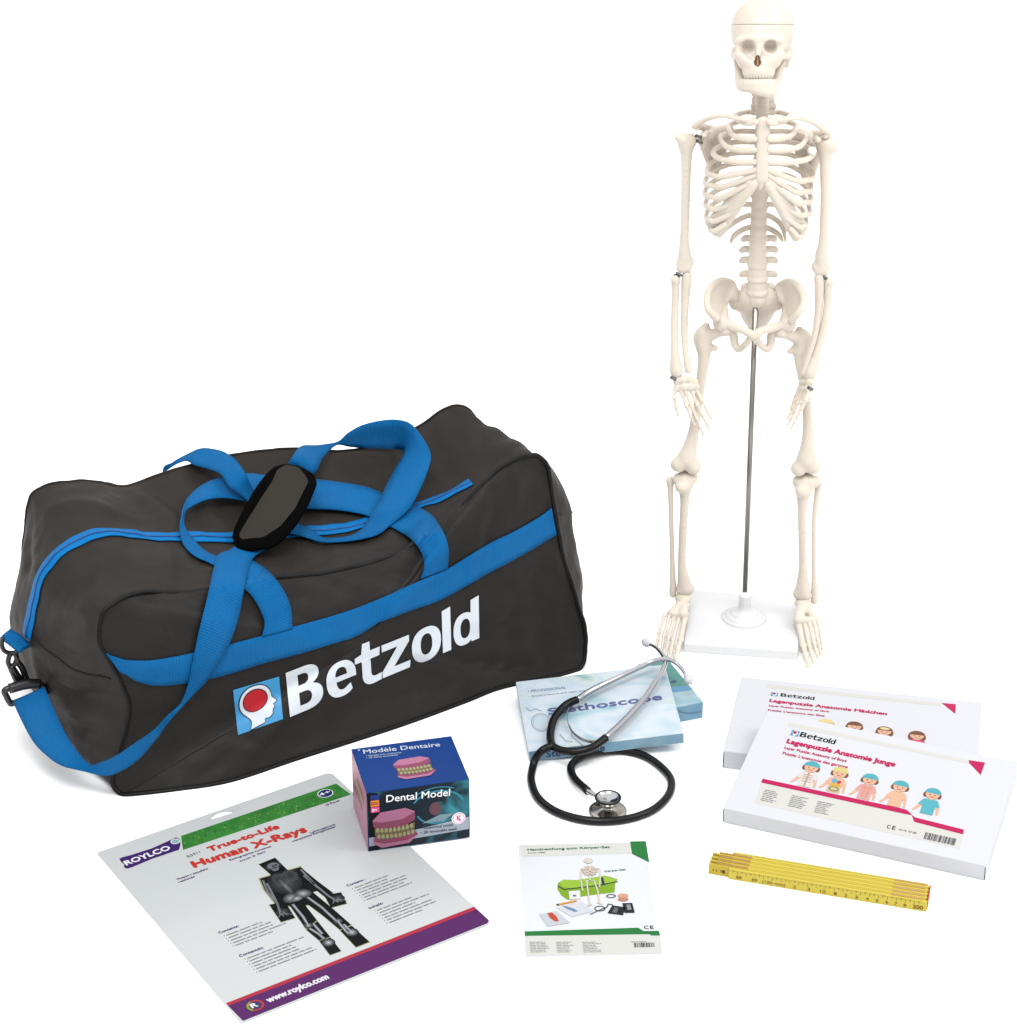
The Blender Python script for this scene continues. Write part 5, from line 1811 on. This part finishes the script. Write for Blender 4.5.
def panel(OUT, c, bulge, sign):
    """cushion-like panel filling a closed outline"""
    NR = 42
    V, F, uv = [], [], []
    for r_ in range(NR):
        t_ = 1 - r_ / NR
        q = c + (OUT - c) * t_
        q = q.copy()
        q[:, 1] += sign * bulge * (1 - t_ ** 2.2)
        V.append(q)
        uv.append(q[:, [0, 2]])
    V = np.vstack(V + [np.array([c + np.array([0, sign * bulge, 0])])])
    uv = np.vstack(uv + [np.array([[c[0], c[2]]])])
    n_ = len(OUT)
    for r_ in range(NR - 1):
        for i in range(n_):
            k = (i + 1) % n_
            q = (r_ * n_ + i, r_ * n_ + k, (r_ + 1) * n_ + k, (r_ + 1) * n_ + i)
            F.append(q if sign > 0 else q[::-1])
    for i in range(n_):
        q = ((NR - 1) * n_ + i, (NR - 1) * n_ + (i + 1) % n_, NR * n_)
        F.append(q if sign > 0 else q[::-1])
    return V, F, uv


pV, pF, pu = panel(FO, np.array([32.0, -.6, 12.5]), 1.0, -1)
SHAPE_P = cloth('p', pV, pF, None, None)
qV, qF, qu = panel(BO, np.array([32.0, 29.5, 12.5]), .8, 1)
SHAPE_Q = cloth('q', qV, qF, None, None)
# the seam points of gusset and panels have to coincide
SHAPE_P[:NT] = SHAPE_G[:NT]
SHAPE_Q[:NT] = SHAPE_G[NV * NT:]
body = mk('gusset', SHAPE_G, gF, NYL, bag, uv=np.vstack(guv))
front = mk('front_panel', SHAPE_P, pF, NYL_SHADED, bag, uv=pu)
mk('back_panel', SHAPE_Q, qF, NYL, bag, uv=qu)
aV, aF = join((SHAPE_G, gF), (SHAPE_P, pF), (SHAPE_Q, qF))
pipe_mesh = tube(SHAPE_G[:NT], .32, 10, True)
aV, aF = join((SHAPE_G, gF), (SHAPE_P, pF), (SHAPE_Q, qF), pipe_mesh)
TREE = BVHTree.FromPolygons([tuple(v) for v in aV], aF)


def HIT(px, py, off=0.0):
    """point of the bag's cloth seen at a place of the photo, lifted off it"""
    d = Vector(ray(px, py))
    h = TREE.ray_cast(Vector(CAM), d)
    if h[0] is None:
        return None
    n_ = h[1] if h[1].dot(d) < 0 else -h[1]
    p = np.array(h[0] + n_ * 0.0)
    return p - np.array(d) * off * .75 + np.array(n_) * off * .25 if off else p


recalc(mk('piping', *pipe_mesh, PIPE, bag))
recalc(mk('back_seam', *tube(SHAPE_G[NV * NT:], .16, 10, True), NYL, bag))

# zip along the middle of the gusset
i0, i1 = int(3.8 * NS), int(16.7 * NS)


def gus(i, v):
    """gusset point and outward normal at outline step i (may be fractional), across v"""
    G3 = SHAPE_G.reshape(NV + 1, NT, 3)
    f = v * NV
    j = min(int(f), NV - 1)
    fj = f - j
    i_ = int(math.floor(i))
    fi = i - i_

    def at(jj, ii):
        return G3[min(max(jj, 0), NV), ii % NT]

    def mixi(ii):
        return at(j, ii) * (1 - fj) + at(j + 1, ii) * fj
    p = mixi(i_) * (1 - fi) + mixi(i_ + 1) * fi
    a = mixi(i_ + 2) - mixi(i_ - 1)
    b_2 = at(j + 2, i_) - at(j - 1, i_)
    n_ = np.cross(b_2, a)
    n_ = n_ / (np.linalg.norm(n_) + 1e-9)
    c = B3(32, 15, 11)
    return p, n_ if n_ @ (p - c) > 0 else -n_


def strip(name, rows, m, parent, thick=.0012, uvw=3.0, mid=None):
    """band from rows of points across it (each row the same number of points)"""
    Rw = np.array(rows)
    n_, k = Rw.shape[:2]
    V = Rw.reshape(-1, 3)
    F = [(i * k + j, i * k + j + 1, (i + 1) * k + j + 1, (i + 1) * k + j) for i in range(n_ - 1) for j in range(k - 1)]
    L = np.concatenate([[0], np.cumsum(np.linalg.norm(np.diff(Rw[:, k // 2], axis=0), axis=1))])
    uv = np.stack([np.repeat(L, k), np.tile(np.linspace(0, uvw, k), n_)], 1)
    o = mk(name, V, F, m, parent, uv=uv)
    s_ = o.modifiers.new('thickness', 'SOLIDIFY')
    s_.thickness = thick
    s_.offset = 0
    return o


zr, zl = [], []
for i in range(i0, i1):
    row = []
    for t_ in (-.038, -.024, -.007, .007, .024, .038):
        p, n_ = gus(i, .5 + t_)
        row.append(p + n_ * .16)
    zr.append(row)
    p, n_ = gus(i, .5)
    zl.append(p + n_ * .26)
zp = strip('zip', zr, ZIPB, bag)
recalc(mk('zip_teeth', *tube(np.array(zl), .13, 8), mat('zip_teeth_blue', (10, 74, 138), rough=.4, lum=1.2), zp))
# seam across the left end
sm = []
for v in np.linspace(.03, .5, 30):
    p, n_ = gus((3.72 + .33 * (v / .5) ** 2) * NS, v)
    sm.append(p + n_ * .02)
recalc(mk('end_seam', *tube(np.array(sm), .12, 8), PIPE, bag))
sm = []
for v in np.linspace(.02, .45, 24):
    p, n_ = gus(20.7 * NS, v)
    sm.append(p + n_ * .02)
recalc(mk('end_seam', *tube(np.array(sm), .1, 8), PIPE, bag))

# blue band round the bag
top = [(106, 653.5), (116, 657), (128, 660), (150, 660.3), (172, 657), (200, 651.3), (228, 644.6), (264, 635.2), (300, 625), (330, 616.5), (355, 608.5), (380, 598.5), (412, 584.5), (430, 576), (447, 569), (470, 555), (492, 542), (515, 531), (540, 516.5), (551.5, 507.5)]
bot = [(119, 671), (128, 676), (138, 681.5), (155, 685.3), (175, 684.3), (200, 680.2), (228, 674), (264, 663), (300, 653.4), (330, 644.5), (355, 636.8), (380, 622.3), (412, 610), (430, 604), (447, 596.5), (470, 583.5), (492, 571), (515, 558.8), (540, 544.2), (556.5, 534.5)]
tb = crom(np.hstack([np.array(top), np.array(bot)]), 6)
rows = []
for q in tb:
    row = []
    for t_ in np.linspace(0, 1, 6):
        p = HIT(q[0] * (1 - t_) + q[2] * t_, q[1] * (1 - t_) + q[3] * t_, .24)
        row.append(p)
    if all(x is not None for x in row):
        rows.append(row)
strip('front_band', rows, WEB, bag, .0015, 3.6)


def ribbon(name, rows, parent, n=7, k=5, thick=.0016, uvw=3.8, m=None, lift=.78):
    """webbing strap: rows of ((edge px), (edge px), depth); depth = ('b', lift off the bag) or ('n', plane) or a pair of points"""
    P = []
    for r_ in rows:
        e = []
        if len(r_) == 2:
            for p in r_:
                e += list(p)
            P.append(e)
            continue
        kd, dv = r_[2]
        dv = dv if isinstance(dv, tuple) else (dv, dv)
        for (x, y), d_ in zip(r_[:2], dv):
            h = HIT(x, y, d_) if kd == 'b' else None
            e += list(h if h is not None else PN(x, y, d_ if kd == 'n' else 29 - d_))
        P.append(e)
    Q = crom(np.array(P), n)
    rows_ = []
    lf = np.minimum(1, .45 + np.minimum(np.arange(len(Q)), len(Q) - 1 - np.arange(len(Q))) / (2.2 * n)) * lift
    for q, lift in zip(Q, lf):
        row = []
        for t_ in np.linspace(0, 1, k):
            p = q[:3] * (1 - t_) + q[3:] * t_
            d = p - CAM
            L = np.linalg.norm(d)
            h = TREE.ray_cast(Vector(CAM), Vector(d / L))
            # webbing lies on the cloth, never in it
            if h[0] is not None and (L - h[3]) > -lift and (p - BA) @ BN_ < 28.5:
                p = CAM + d / L * (h[3] - lift)
            row.append(p)
        rows_.append(row)
    return strip(name, rows_, m or WEB, parent, thick, uvw)


b = 'b'
ribbon('carry_handle', [
    ((420.6, 578.4), (447, 568.5), (b, .35)), ((424.5, 566.7), (448, 548.8), (b, .4)), ((421.4, 553.4), (444.8, 534.7), (b, .5)), ((414, 542.5), (434.7, 519), (b, .6)), ((403.4, 534.7), (423.8, 511), (b, .6)),
    ((387, 526), (405, 504), (b, .7)), ((368, 517), (382, 494.4), (b, .8)), ((352, 513.3), (363, 488), (b, .9)), ((331.5, 511), (339, 484), (b, 1.1)), ((308, 510.5), (318, 481.5), (b, 1.3)), ((283, 509), (290, 479), (b, 1.5)),
    ((262, 507), (264, 477.5), (b, 1.8)), ((246, 504.2), (247, 476), (b, 2.1)), ((225, 501), (222.6, 479.6), (b, 2.3)), ((204.5, 503.8), (201.5, 488), (b, 2.2)), ((190, 511), (187, 502.7), (b, 2.0)),
    ((183, 518), (179.8, 521), (b, 1.6)), ((184.5, 529.5), (179.5, 533), (b, 1.2)), ((194, 541.6), (184, 547), (b, .8)), ((206.6, 553), (195, 557.3), (b, .6)), ((220, 557.5), (209, 563.5), (b, .5)),
    ((237, 557), (225, 572), (b, .4)), ((253, 562), (237, 583), (b, .4)), ((270, 574), (252.5, 597), (b, .4)), ((283, 590), (262, 614), (b, .4)), ((290.5, 608), (264.5, 625), (b, .35)), ((292, 629), (261.5, 636.5), (b, .35)),
], bag)
strap = ribbon('shoulder_strap', [
    ((12.5, 701), (44.5, 687), ('n', (12, 11))), ((22, 721), (49, 698), ('n', (10, 9))), ((33.6, 742), (58.4, 719), ('n', (7, 6.5))), ((47, 756), (66, 734.5), ('n', (4.5, 4.5))), ((62, 766), (75.5, 749), ('n', (2.2, 2.5))), ((83, 771), (90, 764.5), ('n', (.2, .8))),
    ((106, 776), (103, 761.5), ('n', (-2.2, -1.2))), ((124, 769.6), (116.8, 755.2), ('n', (-3.8, -3.0))), ((141.6, 756.5), (134.5, 743.5), ('n', (-4.6, -4.1))), ((158, 736.5), (153, 731), ('n', (-4.9, -4.9))), ((170, 719.5), (166.8, 715.2), (b, .9)), ((185, 702), (180.5, 702.3), (b, .8)),
    ((198, 689), (188, 682.5), (b, .7)), ((208.6, 677), (192, 663), (b, .65)), ((228, 645), (198, 634), (b, .65)), ((238.5, 615), (206.4, 599), (b, .8)), ((244, 587), (212, 576), (b, 1.0)), ((251.5, 561.5), (217.5, 557), (b, 1.0)),
    ((266, 550), (232, 550), (b, .8)), ((278, 536), (250, 534), (b, 1.0)), ((292, 515), (262, 508), (b, 1.3)), ((305, 488), (280, 479), (b, 1.8)), ((317, 469.5), (292.5, 457), ('n', (22.5, 23))), ((322.5, 458.5), (301, 446.3), ('n', (25, 26))), ((330, 450), (318, 445.3), ('n', (27, 27.5))),
    ((338, 445), (337.5, 441.6), ('n', (28.4, 28.6))), ((350, 446.8), (348, 433), ('n', 28.6)), ((366, 448.3), (362, 425.3), ('n', 28.4)), ((384, 449), (380, 420.8), ('n', 27.6)), ((398, 449.3), (397, 419.8), ('n', 26.4)),
    ((404.5, 452), (411, 424.3), ('n', (24.6, 24))), ((400, 461), (423.5, 439.5), ('n', (22.6, 21))), ((393.5, 472), (430.5, 454), ('n', (21, 19))), ((387, 484), (428.8, 467), ('n', (19.2, 17))), ((381, 497), (421, 487), ('n', (17.2, 15))), ((374, 510), (409, 508.5), ('n', (15, 13))), ((366, 525.5), (391, 526.3), (b, 1.0)), ((358, 533.5), (375.5, 537), (b, .9)),
    ((346, 538.3), (347, 542.6), (b, .9)), ((323.6, 539.6), (323.6, 543.4), (b, .9)), ((312.5, 532), (309, 540), (b, 1.0)), ((300, 527), (298, 537), (b, 1.2)), ((287, 520), (283, 534), (b, 1.5)), ((272, 510), (264, 524), (b, 2.0)),
    ((252.8, 495.6), (246.5, 504.8), (b, 2.8)), ((245.6, 474), (230, 487), ('n', (21.2, 20.5))), ((236.5, 461), (220.5, 474), ('n', (23.6, 22.8))), ((226, 453), (207.5, 468.6), ('n', (26, 25.4))), ((214.5, 449.4), (194, 464.8), ('n', (28, 27.4))), ((201, 448.6), (186, 460.8), ('n', (29.4, 29))), ((187, 454.5), (176, 464), ('n', (30.4, 30.2))), ((172.5, 462.2), (168, 469.5), ('n', (31, 31))), ((163, 471.5), (164, 474.5), ('n', (31.4, 31.2))),
    (B3(20.5, 31.8, 19.5), B3(17.5, 31.5, 22.0)), (B3(29.5, 32, 12.5), B3(27.5, 32, 15.8)), (B3(44, 32, 9.0), B3(43, 32, 12.6)), (B3(57, 31.5, 10.0), B3(56, 31.5, 13.8)),
], bag)
part_label(strap, 'long blue shoulder strap looping over the bag')
# padded sleeve of the strap


def straight(P, n):
    """closed outline with straight sides, each cut into n, corners only just rounded"""
    Q = np.vstack([P[i] + (P[(i + 1) % len(P)] - P[i]) * t_ for i in range(len(P)) for t_ in np.linspace(0, 1, n, endpoint=False)])
    return Q * .6 + (np.roll(Q, 1, 0) + np.roll(Q, -1, 0)) * .2


PAD = mat('shoulder_pad_cloth', (66, 62, 57), rough=.75, spec=.04, lum=1.6, tex=(9, .1), bump=('weave', 1.3, .3, .0006, 1, .1))
PADE = mat('black_pad_binding', (10, 9, 9), rough=.85, spec=.02, lum=1.6, bump=('weave', 2, .3, .0005, 1, .05))
po = straight(np.array([(231.4, 531), (235.5, 542), (249, 544.3), (272, 544), (284.5, 536.5), (297, 524), (309, 502.7), (317, 479), (313.5, 467.5), (298, 459.8), (285, 459.5), (274, 464.3), (266.5, 472.6), (255.5, 488.5), (243.5, 508), (233, 525.5)]), 4)
cpx = np.array([274, 502.0])
cen = {}
pl = [HIT(x, y, 0) for x, y in ((245, 535), (278, 535), (310, 480), (285, 468), (274, 502))]
c0 = np.mean(pl, 0)
# the pad rests on the loops of webbing: one flat tilted slab
up = np.array([0.0, -.28, 1.0])
up /= np.linalg.norm(up)
c0 = c0 + up * 4.2


def PADP(px, py, lift):
    v = ray(px, py)
    p = CAM + v * (((c0 - CAM) @ up) / (v @ up))
    d = (np.array([px, py]) - cpx) @ np.array([.5, -.86]) / 45.0
    return p + up * (lift - .9 * d * d)


def pad_ring(k, lift):
    return np.array([PADP(*(cpx + (q - cpx) * k), lift) for q in po])


rings = [pad_ring(.98, -.3), pad_ring(.995, -.22), pad_ring(1.0, -.02), pad_ring(.985, .16), pad_ring(.92, .26), pad_ring(.80, .28)]
n_ = len(po)
Vp = np.vstack(rings)
Fp = [(a * n_ + i, a * n_ + (i + 1) % n_, (a + 1) * n_ + (i + 1) % n_, (a + 1) * n_ + i) for a in range(len(rings) - 1) for i in range(n_)]
Fp.append(tuple(range(n_))[::-1])
Fp.append(tuple((len(rings) - 1) * n_ + i for i in range(n_)))
uvp = np.vstack([(po - cpx) * .12 * k for k in (.93, .99, 1, .97, .86, .8)])
pad = recalc(mk('shoulder_pad', Vp, Fp, PADE, strap, uv=uvp))
inn = straight(np.array([(238.3, 531.5), (241, 535.8), (251, 535.6), (263, 536), (281, 527), (295.5, 510), (302, 495), (308.5, 479.6), (304, 470.5), (297.5, 463.2), (286, 462), (277.4, 469), (272, 483), (256, 508)]), 4)
rg, iu = [], []
cp2 = np.mean(inn, 0)
for k in np.linspace(1, .1, 8):
    for q in inn:
        x = cp2 + (q - cp2) * k
        rg.append(PADP(*x, .3 + .32 * (1 - k ** 2) + .05 * fbm((x[0] * .1, x[1] * .1, 0), 1.0)))
        iu.append((x - cp2) * .12)
m_ = len(inn)
Fi = [(a * m_ + i, a * m_ + (i + 1) % m_, (a + 1) * m_ + (i + 1) % m_, (a + 1) * m_ + i) for a in range(7) for i in range(m_)]
Fi.append(tuple(7 * m_ + i for i in range(m_)))
recalc(mk('pad_face', np.array(rg), Fi, PAD, pad if False else strap, uv=np.array(iu)))
# blue tab, ring and snap hook on the left end
ribbon('ring_tab', [((1.2, 637), (9.5, 630.5), ('n', (15, 16.5))), ((10, 643.8), (19.5, 636.5), ('n', (14, 15.5))), ((20, 651.5), (29.5, 645.5), ('n', (13, 14.5)))], bag, uvw=1.4, thick=.006)
nn_ = 13.6
for P_, r_ in (([(2.5, 637.5), (1.8, 645), (4, 650.5), (9, 653), (15, 652.5), (20.5, 650)], .34),):
    recalc(mk('d_ring', *tube(crom([PN(x, y, nn_) for x, y in P_], 6), r_ * .85, 10), HARD, bag))
hk = join(tube(crom([PN(x, y, nn_) for x, y in ((11, 653), (8.6, 658), (8.2, 663), (11, 666.5), (15.5, 663), (16.5, 657), (13.5, 652.5))], 5), .32, 10),
          tube(crom([PN(x, y, nn_) for x, y in ((10.5, 665.5), (14.5, 673), (19, 681), (22.5, 686))], 5), np.linspace(.45, .75, 16), 10),
          tube(crom([PN(x, y, nn_) for x, y in ((16, 660), (22, 668), (26, 678), (30, 685))], 5), .4, 10),
          tube(crom([PN(x, y, 12.0) for x, y in ((4.6, 690.5), (12, 687.5), (24, 685.3), (38, 683.8), (44.8, 688), (44, 694), (30, 697), (13, 703.3), (9.6, 702), (6.8, 697))], 5, True), .4, 10, True),
          tube(crom([PN(x, y, 12.0) for x, y in ((9, 688.8), (26, 684.2), (40, 684))], 5), .65, 10))
recalc(mk('snap_hook', *hk, HARD, strap))

# printed mark and lettering on the front


class Bent:
    """print that follows the bag's front: a quad of photo places carries unit coordinates"""

    def __init__(self, bl, br, tl, tr):
        self.q = [np.array(p, float) for p in (bl, br, tl, tr)]
        self.parts = []

    def px(self, u, v):
        a, b, c, d = self.q
        return a * (1 - u) * (1 - v) + b * u * (1 - v) + c * (1 - u) * v + d * u * v

    def add(self, V2, F, m, lift, cells=(10, 6)):
        bm = bmesh.new()
        vs = [bm.verts.new((x, y, 0)) for x, y in V2]
        for f in F:
            try:
                bm.faces.new([vs[i] for i in f])
            except ValueError:
                pass
        x0, x1 = min(v[0] for v in V2), max(v[0] for v in V2)
        y0, y1 = min(v[1] for v in V2), max(v[1] for v in V2)
        for ax, (l, h), n_ in ((0, (x0, x1), cells[0]), (1, (y0, y1), cells[1])):
            for i in range(1, n_):
                c = l + (h - l) * i / n_
                bmesh.ops.bisect_plane(bm, geom=bm.verts[:] + bm.edges[:] + bm.faces[:], plane_co=(c, 0, 0) if ax == 0 else (0, c, 0), plane_no=(1, 0, 0) if ax == 0 else (0, 1, 0), dist=1e-6)
        bm.verts.index_update()
        V = [HIT(*self.px(v.co.x, v.co.y), lift) for v in bm.verts]
        Fo = [tuple(v.index for v in f.verts) for f in bm.faces]
        bm.free()
        self.parts.append((V, Fo, m))

    def build(self, name, parent):
        V, F, mi, ms, o = [], [], [], [], 0
        for v, f, m in self.parts:
            if m not in ms:
                ms.append(m)
            V += v
            F += [tuple(i + o for i in q) for q in f]
            mi += [ms.index(m)] * len(f)
            o += len(v)
        return mk(name, np.array(V), F, ms, parent, mi=mi)


LWHITE = mat('white_bag_print', (216, 223, 230), rough=.45, lum=1.12)
LBLUE = mat('light_blue_bag_print', (62, 150, 204), rough=.45, lum=1.12)
LRED = mat('red_bag_print', (186, 8, 30), rough=.45, lum=1.12)
LDARK = mat('navy_bag_outline', (26, 30, 40), rough=.5, lum=1.12)
lg = Bent((238, 735), (283, 719), (233, 690), (279, 676.5))
lg.add([(0, 0), (1, 0), (1, 1), (0, 1)], [(0, 1, 2, 3)], LBLUE, .10, (12, 12))
head = np.array([(.30, .02), (.33, .18), (.26, .30), (.14, .45), (.10, .62), (.16, .80), (.30, .92), (.48, .95), (.64, .91), (.75, .80), (.79, .68), (.80, .60), (.90, .47), (.82, .43), (.84, .36), (.80, .30), (.78, .20), (.70, .15), (.62, .16), (.60, .02)])
hs = crom(head, 3)[:-1]
c_ = hs.mean(0)
lg.add(c_ + (hs - c_) * np.array([1.06, 1.05]) + np.array([0, 0]), [tuple(range(len(hs)))[::-1]], LDARK, .17, (12, 12))
lg.add(hs, [tuple(range(len(hs)))[::-1]], LWHITE, .24, (12, 12))
an = np.radians(np.arange(0, 360, 12))
lg.add(np.stack([.445 + .275 * np.cos(an), .63 + .255 * np.sin(an)], 1), [tuple(range(len(an)))], LDARK, .30, (8, 8))
lg.add(np.stack([.445 + .255 * np.cos(an), .63 + .235 * np.sin(an)], 1), [tuple(range(len(an)))], LRED, .36, (8, 8))
lg.build('logo', bag)
V2, F2 = wordmark_mesh()
lt = Bent((290, 717), (479.2, 638), (285.6, 673), (478.6, 596.8))
lt.add(V2, F2, LWHITE, .12, (36, 10))
lt.build('lettering', bag)
